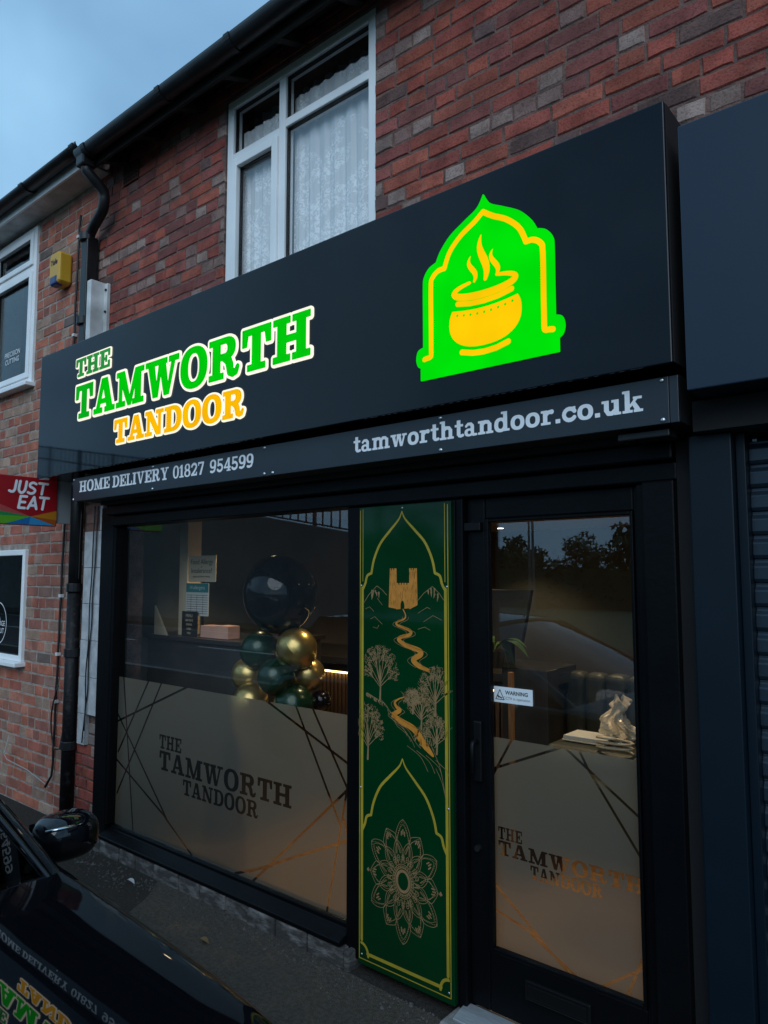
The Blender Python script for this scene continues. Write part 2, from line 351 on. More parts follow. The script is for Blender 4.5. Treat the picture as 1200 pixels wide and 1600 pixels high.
def ell(cx, cy, rx, ry, n=2.3, k=48):
    o = []
    for i in range(k):
        t = 2 * math.pi * i / k; c, s_ = math.cos(t), math.sin(t)
        o.append((cx + rx * math.copysign(abs(c) ** (2 / n), c), cy + ry * math.copysign(abs(s_) ** (2 / n), s_)))
    return o
def rc(a, b, c, d): return [(a, b), (c, b), (c, d), (a, d)]
def arcp(cx, cy, rx, ry, a0, a1, k=14): return [(cx + rx * math.cos(R(a0 + (a1 - a0) * i / k)), cy + ry * math.sin(R(a0 + (a1 - a0) * i / k))) for i in range(k + 1)]
G = {}
def g(ch, wd, *ops): G[ch] = (wd, ops)
P_ = lambda p: ('P', p)
Q_ = lambda p: ('Q', p)          # subtract
S_ = lambda p, w_: ('S', p, w_)
g('T', .84, P_(rc(0, .86, .84, 1)), P_(rc(.30, 0, .54, 1)), P_(rc(.16, 0, .68, .13)), P_([(0, .6), (.12, .6), (.17, .9), (0, 1)]), P_([(.84, .6), (.72, .6), (.67, .9), (.84, 1)]))
g('H', 1.0, P_(rc(.12, 0, .35, 1)), P_(rc(.65, 0, .88, 1)), P_(rc(0, 0, .46, .13)), P_(rc(.54, 0, 1, .13)), P_(rc(0, .87, .46, 1)), P_(rc(.54, .87, 1, 1)), P_(rc(.3, .43, .7, .57)))
g('E', .82, P_(rc(.12, 0, .36, 1)), P_(rc(0, .87, .82, 1)), P_(rc(0, 0, .82, .13)), P_(rc(.68, .64, .82, 1)), P_(rc(.68, 0, .82, .36)), P_(rc(.3, .44, .56, .56)), P_(rc(.47, .32, .59, .68)))
g('A', .98, P_([(.36, 1), (.52, 1), (.25, .05), (.10, .05)]), P_([(.38, 1), (.62, 1), (.89, .05), (.64, .05)]), P_(rc(0, 0, .40, .13)), P_(rc(.53, 0, .98, .13)), P_(rc(.25, .27, .7, .39)))
g('M', 1.18, P_(rc(.12, 0, .25, .95)), P_(rc(.82, 0, 1.06, 1)), P_([(.05, 1), (.34, 1), (.66, .03), (.52, .0)]), P_([(.82, 1), (.95, 1), (.65, .0), (.52, .0)]), P_(rc(0, 0, .39, .13)), P_(rc(.72, 0, 1.18, .13)), P_(rc(0, .87, .32, 1)), P_(rc(.84, .87, 1.18, 1)))
g('W', 1.30, P_([(.08, 1), (.33, 1), (.50, 0), (.32, 0)]), P_([(.54, .9), (.66, .9), (.50, 0), (.40, 0)]), P_([(.52, 1), (.77, 1), (.94, 0), (.76, 0)]), P_([(1.06, 1), (1.19, 1), (.94, 0), (.85, 0)]), P_(rc(0, .87, .43, 1)), P_(rc(.46, .87, .85, 1)), P_(rc(.93, .87, 1.3, 1)))
g('O', .94, P_(ell(.47, .5, .47, .53)), Q_(ell(.47, .5, .215, .385)))
g('R', 1.0, P_(rc(.12, 0, .36, 1)), P_(rc(.3, .46, .55, 1)), P_(ell(.55, .73, .30, .27)), Q_(rc(.36, .60, .52, .87)), Q_(ell(.52, .735, .095, .135, 2)), P_(rc(0, .87, .4, 1)), P_(rc(0, 0, .47, .13)), S_([(.50, .5), (.63, .42), (.68, .28), (.70, .14), (.78, .075), (.88, .09), (.93, .2)], (.15, .2, .22, .2, .16, .13, .1)))
g('N', 1.06, P_(rc(.12, 0, .26, 1)), P_(rc(.78, 0, .92, 1)), P_([(.06, 1), (.34, 1), (.92, 0), (.68, 0)]), P_(rc(0, 0, .4, .13)), P_(rc(0, .87, .3, 1)), P_(rc(.64, .87, 1.06, 1)))
g('D', .94, P_(rc(.12, 0, .45, 1)), P_([p for p in ell(.44, .5, .5, .5) if p[0] > .2]), Q_(rc(.36, .13, .44, .87)), Q_([p for p in ell(.42, .5, .27, .37) if p[0] > .34]), P_(rc(0, .87, .35, 1)), P_(rc(0, 0, .35, .13)))
g('L', .78, P_(rc(.12, 0, .34, 1)), P_(rc(0, 0, .78, .13)), P_(rc(0, .87, .46, 1)), P_(rc(.65, 0, .78, .36)))
g('I', .48, P_(rc(.12, 0, .36, 1)), P_(rc(0, 0, .48, .13)), P_(rc(0, .87, .48, 1)))
g('V', .98, P_([(.08, 1), (.34, 1), (.58, 0), (.42, 0)]), P_([(.74, 1), (.88, 1), (.58, 0), (.47, 0)]), P_(rc(0, .87, .44, 1)), P_(rc(.6, .87, .98, 1)))
g('Y', .94, P_(rc(.36, 0, .58, .5)), P_([(.06, 1), (.32, 1), (.56, .42), (.36, .42)]), P_([(.7, 1), (.84, 1), (.58, .42), (.47, .42)]), P_(rc(.22, 0, .72, .13)), P_(rc(0, .87, .42, 1)), P_(rc(.56, .87, .94, 1)))
g('0', .72, P_(ell(.36, .5, .36, .52)), Q_(ell(.36, .5, .16, .39)))
g('1', .52, P_(rc(.16, 0, .38, 1)), P_(rc(0, 0, .52, .12)), P_([(0, .8), (.2, 1), (.2, .84), (.04, .68)]))
g('8', .72, P_(ell(.36, .74, .31, .28)), P_(ell(.36, .27, .36, .29)), Q_(ell(.36, .745, .13, .165)), Q_(ell(.36, .27, .165, .17)))
g('2', .72, S_(arcp(.36, .7, .26, .22, 170, -30) + [(.42, .36), (.14, .1)], .18), P_(rc(.03, 0, .70, .15)), P_(rc(.58, 0, .70, .28)))
g('7', .72, P_(rc(.03, .85, .70, 1)), P_(rc(.03, .72, .14, 1)), P_([(.52, .9), (.70, .9), (.40, 0), (.18, 0)]))
g('9', .72, P_(ell(.36, .68, .35, .34)), Q_(ell(.35, .69, .15, .2)), S_([(.62, .66), (.61, .4), (.5, .15), (.3, .08), (.12, .13)], .17))
g('5', .72, P_(rc(.10, .86, .64, 1)), P_(rc(.10, .5, .24, 1)), S_([(.16, .53)] + arcp(.33, .33, .27, .25, 110, -150), .18))
g('4', .74, P_(rc(.42, 0, .62, 1)), P_(rc(.0, .22, .74, .35)), P_([(.42, 1), (.58, 1), (.16, .3), (.0, .3)]), P_(rc(.3, 0, .74, .1)))
X = .70
g('t', .50, P_(rc(.12, .12, .33, .92)), P_(rc(0, X - .13, .48, X)), S_([(.225, .2), (.24, .1), (.34, .07), (.46, .1)], .15))
g('a', .70, S_([(.10, .54), (.2, .64), (.36, .63), (.44, .52), (.44, .12), (.5, .06), (.66, .06)], (.14, .14, .16, .2, .2, .14, .12)), P_(ell(.26, .2, .26, .21)), Q_(ell(.27, .2, .09, .09)))
g('m', 1.2, *[P_(rc(a, 0, a + .2, .6)) for a in (.10, .50, .90)], *[P_(rc(a, 0, a + .36, .12)) for a in (.02, .42, .84)], P_(rc(0, X - .12, .3, X)), S_([(.2, .5), (.34, .63), (.5, .62), (.6, .5)], .17), S_([(.6, .5), (.74, .63), (.9, .62), (1.0, .5)], .17))
g('w', 1.06, P_([(.06, X), (.28, X), (.42, 0), (.27, 0)]), P_([(.44, X), (.56, X), (.42, 0), (.33, 0)]), P_([(.44, X), (.64, X), (.78, 0), (.63, 0)]), P_([(.86, X), (.98, X), (.78, 0), (.68, 0)]), P_(rc(0, X - .12, .36, X)), P_(rc(.4, X - .12, .7, X)), P_(rc(.76, X - .12, 1.06, X)))
g('o', .70, P_(ell(.35, .34, .35, .37)), Q_(ell(.35, .34, .14, .2)))
g('r', .62, P_(rc(.10, 0, .31, X)), P_(rc(0, 0, .46, .12)), P_(rc(0, X - .12, .3, X)), S_([(.25, .45), (.36, .6), (.52, .6)], (.14, .17, .22)))
g('h', .82, P_(rc(.10, 0, .31, 1)), P_(rc(.52, 0, .73, .52)), P_(rc(0, 0, .4, .12)), P_(rc(.44, 0, .82, .12)), P_(rc(0, .88, .3, 1)), S_([(.22, .48), (.36, .62), (.54, .6), (.625, .48)], .18))
g('n', .82, P_(rc(.10, 0, .31, X)), P_(rc(.52, 0, .73, .52)), P_(rc(0, 0, .4, .12)), P_(rc(.44, 0, .82, .12)), P_(rc(0, X - .12, .3, X)), S_([(.22, .48), (.36, .62), (.54, .6), (.625, .48)], .18))
g('d', .80, P_(ell(.32, .34, .32, .37)), Q_(ell(.34, .34, .13, .2)), P_(rc(.47, 0, .68, 1)), P_(rc(.36, .88, .68, 1)), P_(rc(.5, 0, .80, .12)))
g('.', .26, P_(rc(.02, 0, .24, .2)))
g('c', .66, S_(arcp(.36, .34, .26, .27, 30, 325), .19), P_(rc(.50, .42, .63, .70)))
g('u', .82, P_(rc(.10, .2, .31, X)), P_(rc(.52, 0, .73, X)), P_(rc(0, X - .12, .3, X)), P_(rc(.42, X - .12, .7, X)), P_(rc(.55, 0, .82, .12)), S_([(.205, .24), (.28, .1), (.44, .09), (.6, .24)], .19))
g('k', .84, P_(rc(.10, 0, .31, 1)), P_(rc(0, 0, .42, .12)), P_(rc(0, .88, .3, 1)), P_([(.29, .34), (.56, X), (.72, X), (.33, .22)]), P_([(.38, .38), (.54, .46), (.80, .0), (.56, .0)]), P_(rc(.44, X - .12, .80, X)), P_(rc(.46, 0, .84, .12)))
g(' ', .42)
def twidth(t, tr): return sum(G[c][0] for c in t) + tr * (len(t) - 1)
def draw(art, t, x0, y0, x1, y1, tr=.06, sub=False, only=None):
    sx = (x1 - x0) / twidth(t, tr); sy = y1 - y0; x = x0
    for k, c in enumerate(t):
        wd, ops = G[c]
        if ops and (only is None or only == k):
            T = lambda p: [(x + u * sx, y0 + v * sy) for u, v in p]
            w_ = art.win([(x, y0), (x + wd * sx, y1)], .03)
            if w_:
                sl_, Xg, Yg = w_; D = np.full(np.broadcast(Xg, Yg).shape, 9.0)
                for op in ops:
                    if op[0] == 'P': D = np.minimum(D, art.dpoly(Xg, Yg, T(op[1])))
                    elif op[0] == 'Q': D = np.maximum(D, -art.dpoly(Xg, Yg, T(op[1])))
                    else:
                        ww = op[2]; k_ = .5 * (sx + sy); ww = [v * k_ for v in ww] if isinstance(ww, (tuple, list)) else ww * k_
                        D = np.minimum(D, art.dstroke(Xg, Yg, T(op[1]), ww))
                art.F[sl_] = np.maximum(art.F[sl_], -D) if sub else np.minimum(art.F[sl_], D)
        x += (wd + tr) * sx
def plaintext(name, s, mat, parent, loc, size, rotz=0, shear=0, offset=0, align='LEFT', extrude=0, rx=90, xs=1.0):
    c = bpy.data.curves.new(name, 'FONT'); c.body = s; c.size = size; c.shear = shear; c.offset = offset; c.align_x = align; c.extrude = extrude; c.resolution_u = 4
    t = bpy.data.objects.new(name, c); col.objects.link(t)
    dg = bpy.context.evaluated_depsgraph_get(); me = bpy.data.meshes.new_from_object(t.evaluated_get(dg)); bpy.data.objects.remove(t)
    me.materials.clear(); me.materials.append(M[mat])
    o = bpy.data.objects.new(name, me); col.objects.link(o); o.location = loc; o.rotation_euler = (R(rx), 0, rotz); o.scale = (xs, 1, 1); setparent(o, parent); return o
# ------------------------------------------------------------------ ground
def sheet(name, mat, x0, x1, y0, y1, z, n=1):
    o = MB().grid(lambda a, b: (x0 + (x1 - x0) * a, y0 + (y1 - y0) * b, z), n, n).build(name, mat); return tag(o, kind='structure')
sheet('ground', 'grass', -400, 400, -400, 400, -.16)
tag(MB().box(-30, 30, -5.2, .6, -.3, 0).build('pavement', 'asphalt'), kind='structure')
sheet('road', 'road_tar', -120, 60, -12.6, -5.2, -.12)
tag(MB().box(-30, 30, -5.36, -5.2, -.3, .004).build('kerb', 'concrete', bevel=.01), kind='structure')
tag(MB().box(-120, 60, -14.4, -12.6, -.3, 0).build('far_pavement', 'asphalt_old'), kind='structure')
# paler worn patch of tarmac in front of the window, its edge broken
pp = [(-3.78, -.02), (-3.62, -.2), (-3.5, -.42), (-3.42, -.62), (-3.3, -.95), (-3.2, -1.4), (-2.2, -1.5), (-1.0, -1.5), (.6, -1.6), (.6, -.2), (-.6, -.04), (-1.6, -.07), (-2.3, -.05), (-3.0, -.035)]
tag(MB().face([(x, y, .004) for x, y in pp]).build('pavement_patch', 'asphalt_old'), kind='structure')
for k in range(9):
    x = -40 + k * 6
    o = sheet('road_marking', 'road_paint', x, x + 3, -9.0, -8.85, -.116)
sheet('road_edge_line', 'road_paint', -90, 40, -12.3, -12.2, -.116)

# ------------------------------------------------------------------ brickwork
sth, cth = math.sin(R(THETA)), math.cos(R(THETA)); sph, cph = math.sin(R(PITCH)), math.cos(R(PITCH))
FW = Vector((-sth * cph, cth * cph, sph)); RT = Vector((cth, sth, 0)); UP = RT.cross(FW)
def seen(p, m=30):
    v = Vector(p) - CAM; d = v.dot(FW)
    if d < .1: return None
    x = 600 + 1130 * v.dot(RT) / d; y = 800 - 1130 * v.dot(UP) / d
    return d if (-m < x < 1200 + m and -m < y < 1600 + m) else None
def brick_mesh(L_, H_, D_, colr, rnd, rough=.0019):
    n = []                       # outline, CCW seen from the front
    segs = [((0, 0), (L_, 0), 4), ((L_, 0), (L_, H_), 2), ((L_, H_), (0, H_), 4), ((0, H_), (0, 0), 2)]
    if L_ < .13: segs = [((0, 0), (L_, 0), 3), ((L_, 0), (L_, H_), 2), ((L_, H_), (0, H_), 3), ((0, H_), (0, 0), 2)]
    for a, b, k in segs:
        for i in range(k):
            t = i / k; j = rough * (1.6 if i == 0 else 1)
            n.append((a[0] + (b[0] - a[0]) * t + rnd.uniform(-j, j), a[1] + (b[1] - a[1]) * t + rnd.uniform(-j, j)))
    k = len(n); cx, cz = L_ / 2, H_ / 2; tl = [rnd.uniform(-.001, .001) for _ in range(3)]
    v = []
    for x, z in n: v.append((x - cx, D_, z - cz))
    for x, z in n: v.append((x - cx, .004 + rnd.uniform(0, .002), z - cz))
    for x, z in n:
        ex = .005; q = (x - cx) * (1 - ex / cx), (z - cz) * (1 - ex / cz)
        v.append((q[0], tl[0] + tl[1] * q[0] / cx + tl[2] * q[1] / cz, q[1]))
    f = []
    for ring in (0, k):
        for i in range(k): j = (i + 1) % k; f.append((ring + j, ring + i, ring + k + i, ring + k + j)[::-1])
    f.append(tuple(range(2 * k, 3 * k)))
    me = bpy.data.meshes.new('brick'); me.from_pydata(v, [], f)
    ca = me.color_attributes.new('Col', 'FLOAT_COLOR', 'POINT')
    ca.data.foreach_set('color', list(np.tile([*colr, 1.0], len(v)).astype(float)))
    return me
def lay(wall, regions, holes, y, pal, mat, rowfn, limit, seedn, course=.075, vis=None):
    rnd = random.Random(seedn)
    SV = [brick_mesh(.215, course - .0105, .03, pal(rnd, False), rnd) for _ in range(34)]
    HV = [brick_mesh(.103, course - .0105, .03, pal(rnd, True), rnd) for _ in range(26)]
    for m in SV + HV: m.materials.append(M[mat])
    items = []
    for (X0, X1, Z0, Z1) in regions:
        r = int(round(Z0 / course))
        while (r + 1) * course <= Z1 + 1e-6:
            zc = (r + .5) * course; x = X0 - rnd.uniform(0, .2) if rowfn(r, rnd) != 'x' else X0; rnd_row = rowfn(r, rnd)
            while x < X1:
                hd = rnd.random() < rnd_row; wd = .103 if hd else .215
                spans = [(max(x, X0), min(x + wd, X1))]
                for (a, b, c, d) in holes:
                    if c < zc + .02 and d > zc - .02:
                        ns = []
                        for s0, s1 in spans:
                            if s1 <= a or s0 >= b: ns.append((s0, s1))
                            else:
                                if s0 < a: ns.append((s0, a))
                                if s1 > b: ns.append((b, s1))
                        spans = ns
                for s0, s1 in spans:
                    wl = s1 - s0
                    if wl < .028: continue
                    me = rnd.choice(HV if wl < .14 else SV); base = .103 if wl < .14 else .215
                    items.append(((s0 + s1) / 2, y + rnd.uniform(-.0015, .0015), zc + rnd.uniform(-.0018, .0018), wl / base, rnd.uniform(-.008, .008), me))
                x += wd + .010 + rnd.uniform(-.002, .003)
            r += 1
    def key(i):
        d = seen(i[:3]); return (0 if d is not None and (vis is None or vis(i)) else 1, d or (Vector(i[:3]) - CAM).length)
    items.sort(key=key)
    for i in items[:limit]:
        o = bpy.data.objects.new('brick', i[5]); o.location = i[:3]; o.scale = (i[3], 1, 1); o.rotation_euler = (0, i[4], 0); col.objects.link(o); o.parent = wall
    rest = items[limit:]
    if rest:
        V = []; Fc = []; Cc = []
        for i in rest:
            me = i[5]; b = len(V); cc = tuple(me.color_attributes['Col'].data[0].color); c_, s_ = math.cos(i[4]), math.sin(i[4])
            for v in me.vertices:
                px, pz = v.co.x * i[3], v.co.z; V.append((i[0] + px * c_ + pz * s_, i[1] + v.co.y, i[2] - px * s_ + pz * c_)); Cc.append(cc)
            for p in me.polygons: Fc.append(tuple(b + k for k in p.vertices))
        me = bpy.data.meshes.new('brickwork'); me.from_pydata(V, [], Fc); me.materials.append(M[mat])
        ca = me.color_attributes.new('Col', 'FLOAT_COLOR', 'POINT'); ca.data.foreach_set('color', np.array(Cc, float).ravel())
        o = bpy.data.objects.new('brickwork', me); col.objects.link(o); o.parent = wall; o['kind'] = 'stuff'
def slab_with_holes(name, mat, parent, X0, X1, Z0, Z1, holes, y0, y1):
    xs = sorted({X0, X1, *[v for h in holes for v in h[:2] if X0 < v < X1]}); zs = sorted({Z0, Z1, *[v for h in holes for v in h[2:] if Z0 < v < Z1]})
    m = MB()
    for i in range(len(xs) - 1):
        for j in range(len(zs) - 1):
            cx, cz = (xs[i] + xs[i + 1]) / 2, (zs[j] + zs[j + 1]) / 2
            if not any(a < cx < b and c < cz < d for a, b, c, d in holes): m.box(xs[i], xs[i + 1], y0, y1, zs[j], zs[j + 1])
    return m.build(name, mat, parent)
def pal_red(r, hd):
    t = r.random()
    if hd and t < .62: c = r.choice([(.29, .195, .165), (.32, .225, .19), (.24, .145, .125), (.34, .245, .21), (.18, .11, .10)])
    elif t > .93: c = r.choice([(.10, .07, .07), (.14, .08, .07), (.20, .14, .12)])
    else: c = r.choice([(.34, .078, .054), (.37, .092, .058), (.30, .070, .054), (.25, .072, .062), (.38, .102, .066), (.21, .070, .062), (.30, .088, .074), (.33, .080, .058)])
    k = r.uniform(.82, 1.12); return tuple(v * k for v in c)
def pal_brown(r, hd):
    t = r.random()
    if t < .26: c = r.choice([(.33, .20, .15), (.36, .23, .17), (.26, .155, .12), (.40, .27, .20)])
    elif t > .97: c = (.16, .12, .105)
    else: c = r.choice([(.44, .135, .085), (.47, .155, .095), (.39, .12, .082), (.41, .155, .105), (.46, .18, .12), (.34, .13, .095)])
    k = r.uniform(.85, 1.12); return tuple(v * k for v in c)

# ------------------------------------------------------------------ the shop's own building
bld = empty('brick_building', (-2, .2, 0), 'red brick terrace building above the black shop front', 'building')
WX0, WX1, WZ0, WZ1 = -3.44, -2.235, 3.28, 4.63            # upstairs window opening
wall = slab_with_holes('wall', 'mortar_dark', bld, -4.93, 3.5, 2.24, 4.84, [(WX0, WX1, WZ0, WZ1)], .0850, .33)
lay(wall, [(-4.925, 2.6, 3.225, 4.80)], [(WX0, WX1, WZ0, WZ1), (-4.60, -4.40, 4.50, 4.66)], .080, pal_red, 'brick_red', lambda r, q: .8 if r % 4 == 1 else (.14 if r % 2 else .22), 300, 11,
    vis=lambda i: i[2] > 3.42)
# air brick, high on the left
ab = MB().box(-4.595, -4.405, .07, .12, 4.505, 4.655).build('air_brick', 'air_brick_clay', bld, bevel=.004)
m = MB()
for i in range(7):
    for j in range(5): m.box(-4.583 + i * .0255, -4.568 + i * .0255, .066, .0705, 4.516 + j * .028, 4.534 + j * .028)
m.build('air_hole', 'slot_black', ab)
# pier beside the window: brick core, small bits of brick, glazed tiles on it
pier = MB().box(-4.93, -4.61, .05, .33, 0, 2.24).build('pier', 'mortar_dark', bld)
lay(pier, [(-4.925, -4.615, .0, .60), (-4.925, -4.615, 2.07, 2.24)], [], .042, pal_red, 'brick_red', lambda r, q: .5, 60, 5)
tl = [( -4.86, -4.625, 1.80, 2.048), (-4.86, -4.625, 1.552, 1.797), (-4.862, -4.625, 1.304, 1.549), (-4.868, -4.625, 1.056, 1.301), (-4.872, -4.625, .808, 1.053), (-4.872, -4.775, .60, .805), (-4.66, -4.625, 2.052, 2.22)]
for a, b, c, d in tl:
    o = MB().box(a, b, .018, .052, c, d).build('wall_tile', 'tile_white', pier, bevel=.002)
lay(pier, [(-4.77, -4.62, .60, .805)], [], .042, lambda r, h: (.26, .22, .2), 'brick_brown', lambda r, q: .6, 20, 6)

# upstairs window
def casement(name, parent, x0, x1, z0, z1, mull, trans, y=.085, sash=(), fw=.055, mat='upvc', glass='glass', sill=True):
    win = MB().box(x0, x0 + fw, y, y + .07, z0, z1).box(x1 - fw, x1, y, y + .07, z0, z1).box(x0 + fw, x1 - fw, y + .001, y + .069, z1 - fw, z1).box(x0 + fw, x1 - fw, y + .001, y + .069, z0, z0 + fw).build(name, mat, parent, bevel=.005)
    for a in mull: MB().box(a - .027, a + .027, y + .002, y + .068, z0 + fw, z1 - fw).build('mullion', mat, win, bevel=.005)
    xs = [x0 + fw] + [v for a in mull for v in (a - .027, a + .027)] + [x1 - fw]
    for k in range(len(xs) // 2):
        a, b = xs[2 * k], xs[2 * k + 1]; tz = trans[k] if k < len(trans) else None
        cells = [(z0 + fw, tz - .025), (tz + .025, z1 - fw)] if tz else [(z0 + fw, z1 - fw)]
        if tz: MB().box(a, b, y + .003, y + .067, tz - .025, tz + .025).build('transom', mat, win, bevel=.005)
        for q, (c, d) in enumerate(cells):
            if (k, q) in sash:
                MB().box(a, a + .048, y - .012, y + .05, c, d).box(b - .048, b, y - .012, y + .05, c, d).box(a + .048, b - .048, y - .011, y + .049, d - .048, d).box(a + .048, b - .048, y - .011, y + .049, c, c + .048).build('sash', mat, win, bevel=.005)
                g_ = (a + .048, b - .048, c + .048, d - .048)
            else: g_ = (a, b, c, d)
            # dark gasket round the glass
            e = .007; MB().box(g_[0], g_[0] + e, y + .018, y + .04, g_[2], g_[3]).box(g_[1] - e, g_[1], y + .018, y + .04, g_[2], g_[3]).box(g_[0] + e, g_[1] - e, y + .018, y + .04, g_[3] - e, g_[3]).box(g_[0] + e, g_[1] - e, y + .018, y + .04, g_[2], g_[2] + e).build('gasket', 'black_plastic', win)
            MB().box(g_[0] + e, g_[1] - e, y + .028, y + .034, g_[2] + e, g_[3] - e).build('pane', glass, win)
    if sill: MB().box(x0 - .03, x1 + .03, y - .06, y + .07, z0 - .035, z0 - .001).build('sill', mat, win, bevel=.006)
    return win
upw = casement('window', bld, WX0 + .004, WX1 - .004, WZ0, WZ1, [-2.945], [4.262, 4.292], y=.095, sash=((0, 0),))
# room behind it
rm = MB().box(WX0 - .6, WX1 + .6, 1.6, 1.62, 2.6, 5.0).build('room_back', 'room_wall', bld)
MB().box(WX0 - .6, WX1 + .6, .34, 1.6, 2.58, 2.6).build('room_floor', 'floor_wood', bld); MB().box(WX0 - .62, WX0 - .6, .33, 1.62, 2.6, 5.0).box(WX1 + .6, WX1 + .62, .33, 1.62, 2.6, 5.0).build('room_side', 'room_wall', bld); MB().box(WX0 - .6, WX1 + .6, .34, 1.6, 4.86, 4.88).build('room_ceiling', 'ceiling_paint', bld)
# eaves: soffit boards, rafter feet, gutter, roof
MB().prism([(-.10, 4.665), (.33, 4.90), (.33, 4.92), (-.10, 4.685)], 'x', -4.80, 3.5).build('soffit', 'black_soffit', bld)
MB().box(-4.75, 3.5, -.12, -.101, 4.59, 4.72).build('fascia_board', 'black_soffit', bld)
for k in range(14): MB().prism([(-.098, 4.60), (.08, 4.67), (.08, 4.755), (-.098, 4.66)], 'x', -4.6 + k * .45, -4.55 + k * .45).build('rafter_foot', 'black_soffit', bld)
gut = MB().grid(lambda a, b: (-4.72 + 7.6 * a, -.18 + .058 * math.cos(math.pi * (1 + b)), 4.680 + .062 * math.sin(math.pi * (1 + b))), 40, 12).build('gutter', 'black_plastic', bld, smooth=True, solid=.004)
for x in (-4.62, -3.72, -3.05, -2.2, -1.2, -.2):
    MB().grid(lambda a, b: (x + .045 * a, -.18 + .063 * math.cos(math.pi * (1 + b)), 4.680 + .067 * math.sin(math.pi * (1 + b))), 1, 12).build('gutter_bracket', 'black_plastic', gut, solid=.006)
MB().prism([(-.20, 4.72), (4.0, 7.05), (4.0, 6.98), (-.12, 4.722)], 'x', -4.75, 3.5).build('roof', 'roof_tile', bld)
MB().box(-4.75, 3.5, .33, 4.0, 4.87, 4.9).build('loft_floor', 'black_soffit', bld)

# curtains upstairs
def curtain(name, x0, x1, z0, z1, y, amp, waves, mat, label, cat, lean=0):
    ph = random.random() * 6
    o = MB().grid(lambda a, b: (x0 + (x1 - x0) * a, y + amp * (math.sin(a * waves * 6.283 + ph + .5 * math.sin(a * 17)) + .4 * math.sin(a * waves * 15 + 2 * b)) * (.6 + .4 * (1 - b)), z0 + (z1 - z0) * b + lean * a), 150, 12).build(name, mat, None, smooth=True)
    return tag(o, label, cat)
def lace_detail():
    m = M['lace']; t = m.node_tree; d = [n for n in t.nodes if n.type == 'BSDF_DIFFUSE'][0]; mix = [n for n in t.nodes if n.type == 'MIX_SHADER'][0]; o = [n for n in t.nodes if n.type == 'OUTPUT_MATERIAL'][0]
    co = t.nodes.new('ShaderNodeTexCoord'); vo = t.nodes.new('ShaderNodeTexVoronoi'); vo.inputs['Scale'].default_value = 38
    no = t.nodes.new('ShaderNodeTexNoise'); no.inputs['Scale'].default_value = 9; no.inputs['Detail'].default_value = 3
    ra = t.nodes.new('ShaderNodeValToRGB'); ra.color_ramp.elements[0].position = .16; ra.color_ramp.elements[0].color = (1, 1, 1, 1); ra.color_ramp.elements[1].position = .34; ra.color_ramp.elements[1].color = (0, 0, 0, 1)
    rb = t.nodes.new('ShaderNodeValToRGB'); rb.color_ramp.elements[0].position = .5; rb.color_ramp.elements[1].position = .58
    mu = t.nodes.new('ShaderNodeMath'); mu.operation = 'MULTIPLY'
    sp = t.nodes.new('ShaderNodeSeparateXYZ'); mr = t.nodes.new('ShaderNodeMapRange'); mr.inputs[1].default_value = 4.2; mr.inputs[2].default_value = 3.6
    m2 = t.nodes.new('ShaderNodeMath'); m2.operation = 'ADD'
    t.links.new(co.outputs['Object'], vo.inputs['Vector']); t.links.new(co.outputs['Object'], no.inputs['Vector']); t.links.new(co.outputs['Object'], sp.inputs[0])
    t.links.new(sp.outputs['Z'], mr.inputs[0]); sc = t.nodes.new('ShaderNodeMath'); sc.operation = 'MULTIPLY'; sc.inputs[1].default_value = .14; t.links.new(mr.outputs[0], sc.inputs[0])
    t.links.new(no.outputs['Fac'], m2.inputs[0]); t.links.new(sc.outputs[0], m2.inputs[1]); t.links.new(m2.outputs[0], rb.inputs[0])
    nf = t.nodes.new('ShaderNodeTexNoise'); nf.inputs['Scale'].default_value = 42; nf.inputs['Detail'].default_value = 2; nf.inputs['Distortion'].default_value = 1.5; t.links.new(co.outputs['Object'], nf.inputs['Vector']); ra.color_ramp.elements[0].position = .46; ra.color_ramp.elements[1].position = .56; ra.color_ramp.elements[0].color = (0, 0, 0, 1); ra.color_ramp.elements[1].color = (1, 1, 1, 1); t.links.new(nf.outputs['Fac'], ra.inputs[0]); t.links.new(ra.outputs[0], mu.inputs[0]); t.links.new(rb.outputs[0], mu.inputs[1])
    tp = t.nodes.new('ShaderNodeBsdfTransparent'); m3 = t.nodes.new('ShaderNodeMixShader')
    mm = t.nodes.new('ShaderNodeMapRange'); mm.inputs[3].default_value = .76; mm.inputs[4].default_value = 1.0
    t.links.new(mu.outputs[0], mm.inputs[0]); t.links.new(mm.outputs[0], m3.inputs[0]); t.links.new(tp.outputs[0], m3.inputs[1]); t.links.new(mix.outputs[0], m3.inputs[2]); t.links.new(m3.outputs[0], o.inputs[0])
lace_detail()
curtain('lace_curtain', WX0 + .045, -2.955, 3.30, 4.455, .180, .008, 5, 'lace', 'white lace curtain behind the narrow left casement of the upstairs window', 'curtain')
curtain('lace_curtain', -2.935, WX1 - .045, 3.30, 4.485, .182, .009, 7, 'lace', 'white lace curtain behind the wide right pane of the upstairs window', 'curtain')
curtain('lined_curtain', WX0 + .01, WX1 - .01, 3.3, 4.75, .30, .02, 13, 'curtain_grey', 'grey curtain seen above the lace inside the upstairs window', 'curtain')

